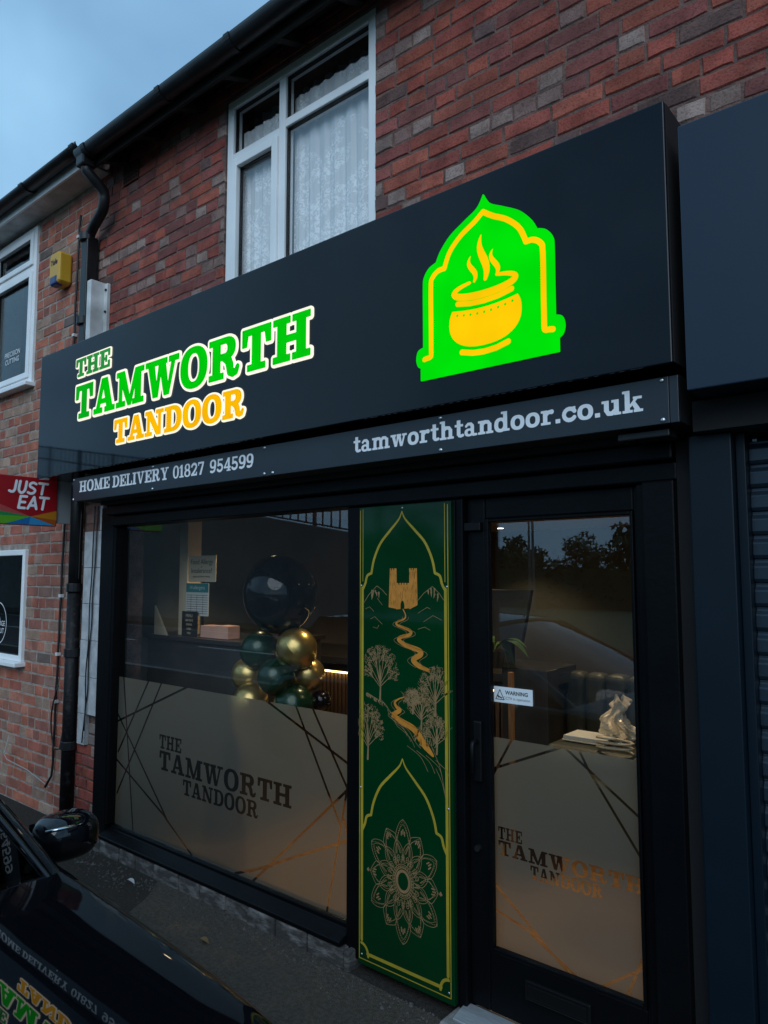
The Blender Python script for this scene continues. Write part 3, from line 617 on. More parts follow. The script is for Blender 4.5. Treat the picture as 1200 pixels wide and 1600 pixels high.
# ------------------------------------------------------------------ neighbour on the left
nb = empty('brick_building', (-7, .2, 0), 'brown brick neighbouring building with white window frames at the left edge', 'building')
UW = (-6.75, -5.905, 3.30, 4.64); LW = (-7.6, -5.868, 1.055, 1.95)
wall2 = slab_with_holes('wall', 'mortar_pale', nb, -12, -4.935, 0, 4.90, [UW, LW], .0835, .33)
lay(wall2, [(-7.4, -4.94, 0, 4.68)], [UW, LW, (-12, -5.86, .985, 1.055)], .080, pal_brown, 'brick_brown', lambda r, q: .85 if r % 4 == 2 else .3, 300, 21, course=.083)
lay(wall2, [(-11.9, -7.4, 0, 4.75)], [LW], .080, pal_brown, 'brick_brown', lambda r, q: .85 if r % 4 == 2 else .3, 0, 22, course=.083)
casement('window', nb, UW[0], UW[1], UW[2] + .01, UW[3], [], [4.29], y=.06, fw=.05, sash=((0, 0), (0, 1)), mat='upvc', glass='glass_dark')
lw = casement('window', nb, LW[0], LW[1], LW[2] + .012, LW[3], [-6.6], [], y=.055, fw=.045, mat='upvc', glass='glass_dark')
for (a, b, c, d) in (UW, LW):
    MB().box(a - .2, b + .2, 1.4, 1.42, c - .3, d + .3).box(a - .2, b + .2, .335, 1.4, c - .32, c - .3).box(a - .22, a - .2, .335, 1.42, c - .3, d + .3).box(b + .2, b + .22, .335, 1.42, c - .3, d + .3).box(a - .2, b + .2, .335, 1.4, d + .28, d + .3).build('room', 'room_grey', nb)
MB().box(-12, -4.80, -.085, .33, 4.682, 4.70).build('soffit', 'upvc_dirty', nb, bevel=.003)
MB().box(-12, -4.78, -.105, -.086, 4.672, 4.81).build('fascia_board', 'upvc', nb, bevel=.003)
g2 = MB().grid(lambda a, b: (-12 + 7.27 * a, -.166 + .055 * math.cos(math.pi * (1 + b)), 4.760 + .042 * math.sin(math.pi * (1 + b))), 30, 12).build('gutter', 'black_plastic', nb, smooth=True, solid=.004)
for x in (-6.9, -5.62, -4.82):
    MB().grid(lambda a, b: (x + .06 * a, -.166 + .061 * math.cos(math.pi * (1 + b)), 4.760 + .049 * math.sin(math.pi * (1 + b))), 1, 12).build('gutter_bracket', 'black_plastic', g2, solid=.008)
MB().prism([(-.15, 4.80), (4.0, 7.2), (4.0, 7.1), (-.10, 4.812)], 'x', -12, -4.76).build('roof', 'roof_tile', nb)
MB().box(-12, -4.98, .331, 4.0, 4.91, 4.93).build('loft_floor', 'black_soffit', nb)
plaintext('window_lettering', 'PRECISION\nCUTTING', 'vinyl_white', nb, (-6.34, .084, 3.62), .062, align='CENTER')
plaintext('window_lettering', 'EDGE\nCUT', 'vinyl_white', nb, (-6.31, .079, 1.33), .06, align='CENTER')
a = Art(-.3, -.34, .3, .34, .003); a.stroke(ell(0, 0, .16, .17, 2, 60) + [(.16, 0)], .007); a.stroke(arcp(-.02, .1, .03, .04, 0, 360), .007); a.stroke(arcp(.02, .02, .02, .03, -60, 220), .007); a.stroke(arcp(-.03, -.11, .03, .035, 0, 360), .007)
a.mesh('window_emblem', 'vinyl_white', lw, (-6.37, .079, 1.35))
# building to the right
nr = empty('shuttered_shop', (1, 0, 0), 'navy fronted shop with closed roller shutter at the right edge', 'shop')
MB().box(-.672, 2.6, -.30, .08, 2.30, 3.135).build('sign_board', 'navy_panel', nr, bevel=.004)
MB().box(-.70, 2.6, -.16, .08, 2.2, 2.297).build('sign_underside', 'slot_black', nr)
MB().box(-.735, -.605, -.10, .10, 0, 2.199).build('post', 'navy_paint', nr, bevel=.004)
MB().box(-.604, -.575, -.06, .04, 0, 2.199).build('shutter_guide', 'navy_paint', nr, bevel=.003)
prof = [(-.012, 0), (-.02, .012), (-.02, .05), (-.008, .064), (-.008, .0745), (.006, .0745), (.006, 0)]
sm = MB().prism([(u, v) for u, v in prof], 'x', -.575, 2.5).build('shutter_slat', 'shutter_metal', nr, bevel=.003)
for k in range(1, 29):
    o = sm.copy(); col.objects.link(o); o.location = (0, 0, k * .075); o.parent = nr; o.matrix_parent_inverse = sm.matrix_parent_inverse.copy()
MB().box(-.575, 2.5, .10, .13, 0, 2.3).build('back_wall', 'slot_black', nr)

# ------------------------------------------------------------------ pipe, cables, alarm, trunking on the walls
dp = empty('downpipe', (-4.94, .0, 0), 'black rainwater downpipe between the brown and red brick walls', 'pipe')
MB().tube([(-4.66, -.18, 4.60), (-4.655, -.17, 4.54), (-4.645, -.10, 4.48), (-4.65, -.04, 4.44), (-4.66, -.03, 4.40), (-4.665, -.03, 4.355), (-4.70, -.02, 4.325), (-4.86, .0, 4.265), (-4.925, .01, 4.235), (-4.94, .015, 4.19), (-4.94, .02, 4.12)], .037, 12).build('swan_neck', 'black_plastic', dp, smooth=True)
MB().box(-4.985, -4.895, -.025, .065, 2.9, 4.21).build('upper_pipe', 'black_plastic', dp, bevel=.012, seg=3)
MB().tube([(-4.945, -.0, 2.9), (-4.945, -.0, 1.62)], .044, 14).build('lower_pipe', 'black_plastic', dp, smooth=True)
MB().tube([(-4.945, -.0, 1.62), (-4.945, -.0, .04)], .046, 14).build('lower_pipe', 'black_pipe_worn', dp, smooth=True)
for z in (1.63, 1.18, .55, 4.18, 3.55): MB().tube([(-4.945, -.0, z), (-4.945, 0, z + .06)], .054, 14).build('pipe_socket', 'black_plastic', dp, bevel=.004)
hop = MB().box(-4.71, -4.61, -.225, -.13, 4.56, 4.64).build('gutter_outlet', 'black_plastic', dp, bevel=.012)
wb = empty('cable_trunking', (-4.79, .03, 3.4), 'white metal box trunking standing on end beside the downpipe', 'trunking')
MB().box(-4.835, -4.778, -.045, .08, 2.9, 3.84).build('channel', 'upvc_dirty', wb, bevel=.004)
MB().box(-4.778, -4.735, .055, .08, 2.9, 3.83).build('flange', 'upvc_dirty', wb, bevel=.002)
for z in (3.78, 3.62, 3.46): MB().tube([(-4.748, .056, z), (-4.748, .045, z)], .009, 8).build('bolt', 'black_plastic', wb)
al = empty('alarm_box', (-5.37, .0, 4.0), 'yellow and blue burglar alarm box on the brown brick wall', 'alarm')



MB().prism([(-5.45, 3.965), (-5.33, 3.965), (-5.31, 3.99), (-5.31, 4.20), (-5.33, 4.225), (-5.45, 4.225), (-5.47, 4.20), (-5.47, 3.99)], 'y', -.03, .08).build('cover', 'alarm_yellow', al, bevel=.022, seg=4)
MB().prism([(-5.445, 3.958), (-5.335, 3.958), (-5.33, 4.035), (-5.45, 4.035)], 'y', -.037, .03).build('beacon', 'alarm_blue', al, bevel=.02, seg=4)
plaintext('lettering', 'Yale', 'ink', al, (-5.39, -.0312, 4.12), .062, align='CENTER', offset=.002, shear=.15)
cb = MB()
pts = [(-5.17, .06, 4.48)] + [(-5.19 - .0022 * k + random.uniform(-.006, .006), .062, 4.4 - k * .085) for k in range(48)] + [(-5.3, .06, .3), (-5.33, .03, .22)]
tag(MB().tube(pts, .009, 6).build('cable', 'cable_black', smooth=True), 'long black cable clipped down the brown brick wall', 'cable')
for k, wh in ((1, 'topmost'), (10, 'second from top'), (15, 'third from top'), (33, 'third from bottom'), (38, 'second from bottom'), (42, 'lowest')):
    tag(MB().box(pts[k + 1][0] - .018, pts[k + 1][0] + .012, .048, .08, pts[k + 1][2] - .012, pts[k + 1][2] + .012).build('cable_clip', 'cable_clip', bevel=.003), 'small white clip on the long black wall cable, ' + wh + ' of six', 'clip', 'white clips on the wall cable')
for x, z0, z1, kk, lb in ((-4.895, .95, 2.2, 1, 'thin black wire hanging close beside the downpipe on the tiled pier'), (-4.70, .62, 2.22, 2, 'thin black wire hanging down the middle of the white tiles'), (-4.665, .7, 2.22, 3, 'thin black wire at the right edge of the white tiles')):
    q = [(x - .0012 * k * kk + .012 * math.sin(k * .9 + kk) * (k / 24), .010 - .004 * kk % .01, z1 - (z1 - z0) * k / 24) for k in range(25)]
    tag(MB().tube(q, .0045, 5).build('wire', 'cable_black', smooth=True), lb, 'wire')
lp = [(-5.24 + .0, .05, .95)] + [(-5.2 - .07 * math.sin(t / 10 * math.pi) - .03 * t / 10, .035, .95 - .45 * t / 10) for t in range(11)] + [(-5.13, .03, .52), (-5.10, .04, .7)]
tag(MB().tube(lp, .006, 5).build('wire', 'cable_black', smooth=True), 'loose looped black wire dangling low beside the downpipe', 'wire')
lp = [(-5.95, .03, .5), (-5.98, .01, .36), (-5.9, .0, .33), (-5.6, .02, .30), (-5.3, .05, .22)]
tag(MB().tube(lp, .0045, 6).build('wire', 'wire_grey', smooth=True), 'pale wire end curling off the wall above the car mirror', 'wire')
# ------------------------------------------------------------------ lit fascia sign
sg = empty('fascia_sign', (-2.8, -.1, 2.39), 'long black shop sign with lit green and yellow lettering and pot emblem', 'sign')
SY = -.30
MB().box(-4.93, -.711, SY, .07, 2.395, 3.24).build('sign_box', 'sign_black', sg, bevel=.004)
MB().box(-.7108, -.7085, SY + .012, .06, 2.40, 3.235).build('end_plate', 'slot_black', sg)
def word(t, x0, z0, x1, z1, colr, edge, tr, outline, first=None):
    a = Art(x0 - .03, z0 - .03, x1 + .03, z1 + .03, .002); draw(a, t, x0, z0, x1, z1, tr)
    a.mesh('letter_edge', edge, sg, (0, SY - .008, 0), iso=outline, depth=.007)
    for k in range(len(t)):
        b = Art(x0 - .01, z0 - .01, x1 + .01, z1 + .01, .002); draw(b, t, x0, z0, x1, z1, tr, only=k)
        b.mesh('letter', first if (first and k == 0) else colr, sg, (0, SY - .0095, 0), iso=outline * .22, depth=.004)
word('THE', -4.418, 3.003, -4.008, 3.115, 'lit_green_dim', 'lit_white', .08, .0105)
word('TAMWORTH', -4.405, 2.732, -2.283, 2.938, 'lit_green', 'lit_white', .085, .0175, first='lit_green_end')
word('TANDOOR', -3.930, 2.521, -2.735, 2.657, 'lit_amber', 'lit_white', .085, .0125)
# emblem: onion arch plate with a steaming pot
def sc(p, n=10):                                    # Catmull-Rom through control points
    o = []
    for i in range(len(p) - 1):
        a, b, c, d = p[max(i - 1, 0)], p[i], p[i + 1], p[min(i + 2, len(p) - 1)]
        for k in range(n):
            t = k / n; o.append(tuple(.5 * (2 * b[q] + (c[q] - a[q]) * t + (2 * a[q] - 5 * b[q] + 4 * c[q] - d[q]) * t * t + (3 * b[q] - a[q] - 3 * c[q] + d[q]) * t ** 3) for q in (0, 1)))
    return o + [p[-1]]
CX = -1.372
half = sc([(0, 3.158), (.028, 3.115), (.085, 3.083), (.15, 3.045), (.195, 2.998), (.217, 2.958)]) + sc([(.217, 2.958), (.252, 2.943), (.276, 2.91), (.28, 2.868), (.28, 2.75), (.28, 2.632)]) + sc([(.28, 2.632), (.305, 2.622), (.314, 2.59), (.306, 2.562), (.292, 2.552)]) + [(.292, 2.503)]
outl = [(CX + u, v) for u, v in half] + [(CX - u, v) for u, v in reversed(half[1:])]
a = Art(-1.75, 2.45, -1.0, 3.2, .002); a.poly(outl)
a.mesh('emblem_edge', 'lit_emblem', sg, (0, SY - .0070, 0), iso=.0012, depth=.0066)
a.mesh('emblem_plate', 'lit_emblem', sg, (0, SY - .0085, 0), depth=.0013)
ih = sc([(0, 3.090), (.04, 3.062), (.1, 3.028), (.15, 2.98), (.176, 2.922)]) + sc([(.176, 2.922), (.205, 2.920), (.232, 2.9), (.240, 2.866), (.240, 2.7), (.240, 2.605)]) + sc([(.240, 2.605), (.243, 2.588), (.262, 2.585), (.272, 2.583)])
a = Art(-1.75, 2.45, -1.0, 3.2, .0016)
for sg_ in (1, -1): a.stroke([(CX + sg_ * u, v) for u, v in ih], .020)
a.mesh('emblem_arch', 'lit_yellow', sg, (0, SY - .0100, 0), depth=.0013)
def em(name, fn, mat='lit_yellow'):
    q = Art(-1.56, 2.54, -1.17, 3.05, .0014); fn(q); q.mesh(name, mat, sg, (0, SY - .0100, 0), depth=.0013)
def pot(q):
    q.poly(ell(CX, 2.690, .154, .104, 2.3))
    q.poly([(CX + u, 2.742 - .014 * (1 - (u / .14) ** 2)) for u in np.linspace(-.2, .2, 21)] + [(CX + .2, 2.9), (CX - .2, 2.9)], .1, sub=True)
    for k in range(9):
        u = -.118 + .236 * k / 8; q.poly(ell(CX + u, 2.722 - .013 * (1 - (u / .12) ** 2), .0052, .0052, 2, 12), sub=True)
em('emblem_pot', pot)
em('emblem_pot_neck', lambda q: q.stroke([(CX - .115, 2.766), (CX - .06, 2.755), (CX, 2.7515), (CX + .06, 2.755), (CX + .115, 2.766)], .020))
em('emblem_pot_rim', lambda q: q.stroke(arcp(CX, 2.808, .132, .030, 118, 422, 30), [.012 + .016 * math.sin(math.pi * k / 30) for k in range(31)]))
em('emblem_pot_foot', lambda q: q.stroke([(CX - .098, 2.577), (CX - .05, 2.565), (CX, 2.561), (CX + .05, 2.565), (CX + .098, 2.577)], .021))
for dx, z0, z1, wd in ((-.05, 2.835, 2.935, .020), (-.002, 2.832, 3.005, .030), (.046, 2.835, 2.935, .020)):
    p = [(CX + dx + .015 * math.sin(t / 12 * 5.2 + .6) * (1 if dx < .02 else 1), z0 + (z1 - z0) * t / 12) for t in range(13)]
    em('emblem_steam', lambda q: q.stroke(p, [max(.002, wd * (math.sin(math.pi * (.12 + .88 * t / 12)) ** .8)) for t in range(13)]))

# ------------------------------------------------------------------ lettered strip on the shutter housing
st = empty('lettered_strip', (-2.6, -.2, 2.2), 'dark grey strip with phone number and web address below the lit sign', 'sign')
MB().box(-4.54, -.745, -.24, -.225, 2.222, 2.372).build('strip_board', 'strip_grey', st, bevel=.002)
MB().box(-.744, -.716, -.238, -.225, 2.222, 2.372).build('strip_end', 'strip_grey', st, bevel=.002)
MB().box(-4.54, -.716, -.224, .06, 2.226, 2.375).build('shutter_housing', 'slot_black', st)
a = Art(-4.5, 2.2, -2.7, 2.4, .0016); draw(a, 'HOME', -4.455, 2.276, -4.085, 2.347, .05); draw(a, 'DELIVERY', -4.052, 2.275, -3.462, 2.346, .05); draw(a, '01827', -3.420, 2.275, -3.138, 2.344, .06); draw(a, '954599', -3.090, 2.274, -2.740, 2.343, .05)
a.mesh('lettering', 'vinyl_white', st, (0, -.2412, 0))
a = Art(-2.1, 2.2, -.8, 2.4, .0013); draw(a, 'tamworthtandoor.co.uk', -2.078, 2.272, -.826, 2.345, .055)
a.mesh('lettering', 'vinyl_white', st, (0, -.2412, 0))
for x in (-4.53, -3.62, -2.66, -2.60, -1.62, -.765):
    for z in (2.234, 2.361):
        if z > 2.3 and x == -2.60: continue
        MB().sphere((x, -.2405, z), .0085, .005, .0085, 10, 8).build('screw', 'screw_metal', st, smooth=True)
# ------------------------------------------------------------------ shop front joinery
sf = empty('shop_front', (-2.7, .05, 0), 'black painted timber shop front with big window and glazed door', 'shop front')
B = 'black_paint'
MB().box(-4.60, -4.44, -.004, .12, .03, 2.20).build('jamb', B, sf, bevel=.006)
MB().box(-4.44, -4.415, .0, .10, .16, 2.06).build('jamb_bead', B, sf, bevel=.004)
MB().box(-2.335, -1.72, .0, .12, .04, 2.07).build('pilaster', B, sf, bevel=.006)
MB().box(-4.44, -.80, -.02, .12, 2.07, 2.135).build('head_rail', B, sf, bevel=.006)
MB().box(-4.44, -.80, -.06, .12, 2.137, 2.20).build('head_rail', B, sf, bevel=.008)
MB().box(-4.44, -.80, -.10, .12, 2.202, 2.225).build('shutter_slot', 'slot_black', sf)
MB().prism([(-.045, .085), (-.045, .105), (.03, .135), (.03, .155), (.10, .157), (.10, .085)], 'x', -4.44, -2.335).build('bottom_rail', B, sf, bevel=.005)
MB().box(-.950, -.91, .0, .12, .03, 2.07).build('door_jamb', B, sf, bevel=.005)
MB().box(-1.7195, -1.682, .0, .12, .03, 2.07).build('door_jamb', B, sf, bevel=.005)
MB().box(-.909, -.80, -.055, .12, 0, 2.068).build('shutter_post', B, sf, bevel=.006)
MB().box(-.80, -.738, -.02, .12, 0, 2.2).build('gap_filler', 'slot_black', sf)
MB().box(-.93, -.76, -.20, -.12, 2.19, 2.215).build('shutter_bracket', 'black_plastic', sf, bevel=.004)
win = MB().box(-4.415, -2.335, .047, .053, .157, 2.07).build('window_pane', 'glass', sf)
def film(name, mat, parent, x0, z0, x1, z1, lines, logo, y, h=.003):
    a = Art(x0, z0, x1, z1, h); a.poly(rc(x0, z0, x1, z1))
    for p, q, wd in lines: a.stroke([p, q], wd, sub=True)
    for t, b in logo: draw(a, t, *b, .07, sub=True)
    return a.mesh(name, mat, parent, (0, y, 0))
lw_ = .013
LN = [((-4.071, 1.09), (-4.40, .61)), ((-3.93, 1.09), (-4.40, .35)), ((-3.67, 1.09), (-4.42, .80)), ((-4.42, .85), (-3.845, .308)), ((-4.42, .56), (-3.845, .308)), ((-3.86, .31), (-3.58, .155)), ((-4.36, 1.09), (-4.20, .155)), ((-2.99, 1.10), (-2.33, .845)),
      ((-2.75, 1.11), (-2.43, .58)), ((-2.63, 1.11), (-2.33, .675)), ((-2.335, .96), (-2.51, .155)), ((-2.33, .785), (-3.05, .155)), ((-2.33, .535), (-3.08, .195)), ((-2.40, .60), (-2.33, .42)), ((-3.2, .155), (-2.9, .27))]
film('window_film', 'frosted_film', win, -4.414, .158, -2.336, 1.087, [(p, q, lw_) for p, q in LN],
     [('THE', (-3.937, .703, -3.71, .785)), ('TAMWORTH', (-3.932, .578, -2.762, .715 - .025)), ('TANDOOR', (-3.685, .475, -3.015, .562))], .0555)
# door
dr = MB().box(-1.680, -1.592, .03, .085, .055, 2.068).box(-.972, -.952, .03, .085, .055, 2.068).box(-1.592, -.972, .031, .084, 1.978, 2.068).box(-1.592, -.972, .031, .084, .055, .282).build('door', B, sf, bevel=.006)
MB().box(-1.592, -1.572, .022, .05, .282, 1.978).box(-.985, -.972, .022, .05, .282, 1.978).box(-1.572, -.985, .0225, .05, 1.964, 1.978).box(-1.572, -.985, .0225, .05, .282, .30).build('glazing_bead', B, dr, bevel=.004)
MB().box(-1.592, -.972, .062, .068, .282, 1.978).build('door_pane', 'glass', dr)
DL = [((-1.495, 1.11), (-1.592, .945)), ((-1.60, .965), (-1.27, 1.105)), ((-1.285, 1.105), (-.99, .895)), ((-1.225, 1.11), (-1.185, 1.035)), ((-1.195, 1.05), (-.99, .755)), ((-1.60, .53), (-1.28, .285)), ((-1.60, .425), (-1.40, .375)), ((-1.43, .375), (-1.25, .285)), ((-.99, .45), (-1.06, .28)), ((-.99, .40), (-1.15, .282))]
film('door_film', 'frosted_film', dr, -1.591, .283, -.973, 1.095, [(p, q, .010) for p, q in DL],
     [('THE', (-1.572, .70, -1.465, .748)), ('TAMWORTH', (-1.572, .640, -.985, .695)), ('TANDOOR', (-1.43, .583, -1.14, .632))], .0705, h=.002)
MB().box(-1.43, -1.17, .012, .03, .165, .235).build('letter_box', 'black_soft', dr, bevel=.005); MB().box(-1.415, -1.185, .008, .0121, .178, .222).build('letter_flap', 'black_soft', dr, bevel=.006)
MB().box(-1.652, -1.612, .015, .03, .92, 1.16).build('handle_plate', 'black_soft', dr, bevel=.006)
MB().tube([(-1.632, .02, 1.08), (-1.632, -.015, 1.08), (-1.632, -.02, 1.07), (-1.632, -.02, .96)], .009, 8).build('handle', 'black_soft', dr, smooth=True)
MB().tube([(-1.638, .03, .66), (-1.638, .014, .66)], .012, 12).build('lock', 'black_plastic', dr)
MB().box(-1.68, -1.60, .005, .029, 1.93, 1.965).build('door_closer', 'black_soft', dr, bevel=.004)
wl = MB().box(-1.577, -1.402, .0595, .0615, 1.238, 1.300).build('warning_sticker', 'label_white', dr)
plaintext('lettering', 'WARNING', 'ink', wl, (-1.473, .0592, 1.272), .021, align='CENTER', offset=.0006); plaintext('lettering', 'CCTV in operation', 'ink', wl, (-1.473, .0592, 1.252), .0155, align='CENTER')
a = Art(-1.6, 1.22, -1.5, 1.31, .0008); a.stroke([(-1.568, 1.250), (-1.530, 1.250), (-1.549, 1.288), (-1.568, 1.250)], .003); a.stroke([(-1.558, 1.262), (-1.54, 1.256)], .005); a.stroke([(-1.556, 1.256), (-1.556, 1.266)], .003)
a.mesh('camera_symbol', 'ink', wl, (0, .0592, 0))
# plinth stones and step
pl = empty('stone_plinth', (-3.4, .0, 0), 'row of worn dark stone blocks under the big shop window', 'plinth')
x = -4.62; rr = random.Random(3)
while x < -2.30:
    wd = min(rr.uniform(.18, .26), -2.27 - x)
    MB().box(x, x + wd - .006, -.045 + rr.uniform(-.006, .006), .10, -.02, .083 + rr.uniform(-.004, .0)).build('stone', 'plinth_stone', pl, bevel=.008)
    x += wd
stp = empty('door_step', (-1.3, 0, 0), 'low stone door step with a metal threshold bar under the glazed door', 'step')
MB().box(-1.74, -.80, -.115, .12, -.02, .028).build('stone', 'step_stone', stp, bevel=.012)
MB().prism([(-.075, .028), (-.075, .036), (-.02, .050), (.028, .054), (.028, .028)], 'x', -1.70, -.97).build('threshold_bar', 'aluminium', stp, bevel=.002)
for x in (-1.55, -1.3, -1.1): MB().tube([(x, -.02, .040), (x, -.02, .049)], .005, 8).build('screw', 'slot_black', stp)

# ------------------------------------------------------------------ green decorative panel
gp_ = empty('decorative_panel', (-1.98, -.02, .04), 'tall green panel with gold arches, castle, river and mandala beside the door', 'panel')
PX0, PX1, PZ0, PZ1 = -2.24, -1.725, .045, 2.06; PY = -.022
MB().box(PX0, PX1, PY, -.0005, PZ0, PZ1).build('board', 'panel_green', gp_, bevel=.002)
def part(name, mat, fn, h=.0014, z0=PZ0, z1=PZ1, lift=.0006):
    q = Art(PX0, z0, PX1, z1, h); fn(q); return q.mesh(name, mat, gp_, (0, PY - lift, 0))
AX = -1.987; hw = .2315
def archline(top, sh1, sh2, w0):                       # half arch (offset from centre, height)
    return sc([(0, top), (.018, top - .035), (.07, top - .085), (.125, top - .14), (.162, top - .21), (.178, sh1)]) + sc([(.178, sh1), (.203, sh1 - .012), (.214, sh1 - .045), (w0, sh2)])
def border(q):
    for k in (1, -1):
        A1 = archline(2.030, 1.757, 1.688, hw - .004); q.stroke([(AX + k * u, v) for u, v in A1], [.004 + .008 * min(1, i / 20) for i in range(len(A1))])
        A2 = archline(.962, .692, .618, hw - .002); q.stroke([(AX + k * u, v) for u, v in A2], [.004 + .008 * min(1, i / 20) for i in range(len(A2))])
        q.stroke([(AX + k * hw, 1.69), (AX + k * hw, .150)], .014)
        q.stroke([(AX + k * (hw + .0135), 2.045), (AX + k * (hw + .0135), .070)], .0045)
        q.stroke([(AX + k * (hw - .002), 2.05), (AX + k * (hw - .002), 1.72)], .0035)
        q.stroke(arcp(AX + k * (hw + .002), .088, .040, .048, 90, 180 if k > 0 else 0, 10), .012)
    q.stroke([(AX - hw + .035, .098), (AX + hw - .035, .098)], .014); q.stroke([(AX - hw - .0135, .070), (AX + hw + .0135, .070)], .0045)
part('gold_border', 'print_gold', border)
def castle(q):
    q.poly([(-2.063, 1.606), (-2.056, 1.778), (-2.018, 1.778), (-2.016, 1.60)]); q.poly([(-1.947, 1.60), (-1.947, 1.778), (-1.905, 1.778), (-1.902, 1.62)]); q.poly([(-2.02, 1.598), (-2.02, 1.714), (-1.943, 1.714), (-1.943, 1.605)])
    for c in (-2.047, -2.034, -1.936, -1.923): q.poly(rc(c - .0022, 1.770, c + .0022, 1.79), .01, sub=True)
    for c in (-2.004, -1.990, -1.976, -1.960): q.poly(rc(c - .0022, 1.706, c + .0022, 1.73), .01, sub=True)
    q.poly(arcp(-1.985, 1.615, .011, .022, 0, 180, 8) + [(-1.996, 1.59), (-1.974, 1.59)], .01, sub=True)
    rr = random.Random(4)
    for _ in range(60):
        x = rr.uniform(-2.058, -1.908); z = rr.uniform(1.61, 1.76); q.stroke([(x, z), (x, z + rr.uniform(.008, .03))], .0012, .004, sub=True)
part('castle', 'print_orange', castle, h=.001, z0=1.55, z1=1.85)
RV = [(-1.982, 1.600), (-1.968, 1.575), (-1.975, 1.558), (-2.012, 1.545), (-2.018, 1.532), (-1.985, 1.522), (-1.942, 1.508), (-1.945, 1.492), (-1.995, 1.478), (-2.005, 1.465), (-1.965, 1.445), (-1.895, 1.428), (-1.885, 1.412), (-1.915, 1.395), (-1.925, 1.382), (-1.895, 1.362), (-1.835, 1.345)]
RW = [.004, .006, .007, .009, .01, .011, .014, .015, .016, .018, .02, .022, .023, .024, .024, .022, .012]
RV2 = [(-1.955, 1.228), (-2.0, 1.215), (-2.028, 1.196), (-2.02, 1.178), (-2.0, 1.165), (-2.025, 1.150), (-2.035, 1.138), (-1.99, 1.118), (-1.935, 1.100), (-1.905, 1.080), (-1.885, 1.055), (-1.86, 1.03), (-1.825, 1.0)]
RW2 = [.003, .006, .010, .014, .018, .021, .023, .026, .028, .03, .032, .03, .012]
def dense(p, wd, n=5):
    q = sc(p, n); ww = np.interp(np.linspace(0, len(p) - 1, len(q)), range(len(p)), wd); return q, list(ww)
part('river', 'print_orange', lambda q: (q.stroke(*dense(RV, RW)), q.stroke(*dense(RV2, RW2))), z0=.95, z1=1.65)
rr = random.Random(12)
def lines(q):
    t = .0019
    for off, ww in ((1.9, 1), (-1.9, 1)):
        for Rv, Rw in ((RV, RW), (RV2, RW2)):
            d, w_ = dense(Rv, Rw); q.stroke([(u + off * (w_[i] * .55 + .006) * .9, v - .004) for i, (u, v) in enumerate(d)][6:-4:2], t)
    for dx in (.0, .02, .04): q.stroke(sc([(-2.11 + dx, 1.20 - dx), (-2.07 + dx, 1.17 - dx), (-2.06 + dx, 1.14 - dx), (-1.99 + dx, 1.10 - dx), (-1.96 + dx, 1.06 - dx)], 6), t)
    for k in (0, 1, 2, 3): q.stroke(sc([(-1.96 + .05 * k, 1.02 - .012 * k), (-1.89 + .045 * k, .985 - .012 * k), (-1.85 + .035 * k, .93 + .0 * k)], 6), t)
    q.stroke(sc([(-1.83, 1.03), (-1.79, .96), (-1.765, .86)], 6), t); q.stroke(sc([(-1.81, .95), (-1.78, .90), (-1.762, .84)], 6), t)
    for a_, b_, c_ in (((-2.212, 1.62), (-2.132, 1.70), (-2.075, 1.66)), ((-1.90, 1.64), (-1.823, 1.70), (-1.765, 1.645))):
        q.stroke([a_, ((a_[0] + b_[0]) / 2 - .008, (a_[1] + b_[1]) / 2), b_, ((c_[0] + b_[0]) / 2 + .006, (c_[1] + b_[1]) / 2), c_], .0026)
        for k in range(7):
            s0 = (b_[0] + rr.uniform(-.03, .03), b_[1] - rr.uniform(.008, .045)); q.stroke([s0, (s0[0] + rr.uniform(-.006, .006), s0[1] - rr.uniform(.012, .03))], [.009, .002])
    for p in ([(-2.20, 1.595), (-2.175, 1.605), (-2.15, 1.585)], [(-2.17, 1.55), (-2.145, 1.562), (-2.10, 1.53)], [(-1.90, 1.585), (-1.85, 1.612), (-1.835, 1.605)], [(-1.87, 1.55), (-1.82, 1.578), (-1.775, 1.56)], [(-1.9, 1.517), (-1.865, 1.528), (-1.835, 1.516)], [(-2.155, 1.515), (-2.13, 1.51), (-2.12, 1.525)], [(-2.13, 1.645), (-2.10, 1.615)], [(-2.21, 1.17), (-2.16, 1.15)], [(-2.2, 1.145), (-2.14, 1.115)]): q.stroke(p, t)
    def tree(x, z, h, wd, n, sprd):
        q.stroke([(x, z), (x + .004, z + h * .35), (x, z + h * .6)], [.010, .006, .003]); tips = []
        for k in range(9):
            an = R(90 + (k - 4) * sprd); b = (x, z + h * (.22 + .035 * (4 - abs(k - 4)))); e = (x + wd * .85 * math.cos(an), z + h * .42 + h * .5 * math.sin(an)); mid = ((b[0] + e[0]) / 2 + rr.uniform(-.008, .008), (b[1] + e[1]) / 2); q.stroke([b, mid, e], [.0042, .0026, .0016]); tips += [mid, e]
            for _ in range(3): f = (e[0] + rr.uniform(-.03, .03), e[1] + rr.uniform(-.025, .02)); q.stroke([mid, f], .0014)
        for _ in range(n):
            an = rr.uniform(-.35, math.pi + .35); rd = rr.uniform(.45, 1.0); c = (x + wd * rd * math.cos(an) , z + h * .50 + h * .48 * rd * math.sin(an))
            if abs(c[0] - AX) > hw - .012: continue
            r_ = rr.uniform(.004, .0075); a0 = rr.uniform(0, 360); q.stroke(arcp(c[0], c[1], r_, r_ * .8, a0, a0 + 230, 6), .0016, .003)
    tree(-2.113, 1.20, .245, .105, 210, 20); tree(-1.812, 1.165, .21, .085, 150, 20); tree(-1.885, 1.10, .17, .075, 120, 21); tree(-1.805, 1.01, .17, .07, 110, 20); tree(-2.185, .93, .25, .095, 190, 20); tree(-1.93, 1.16, .11, .05, 60, 20)
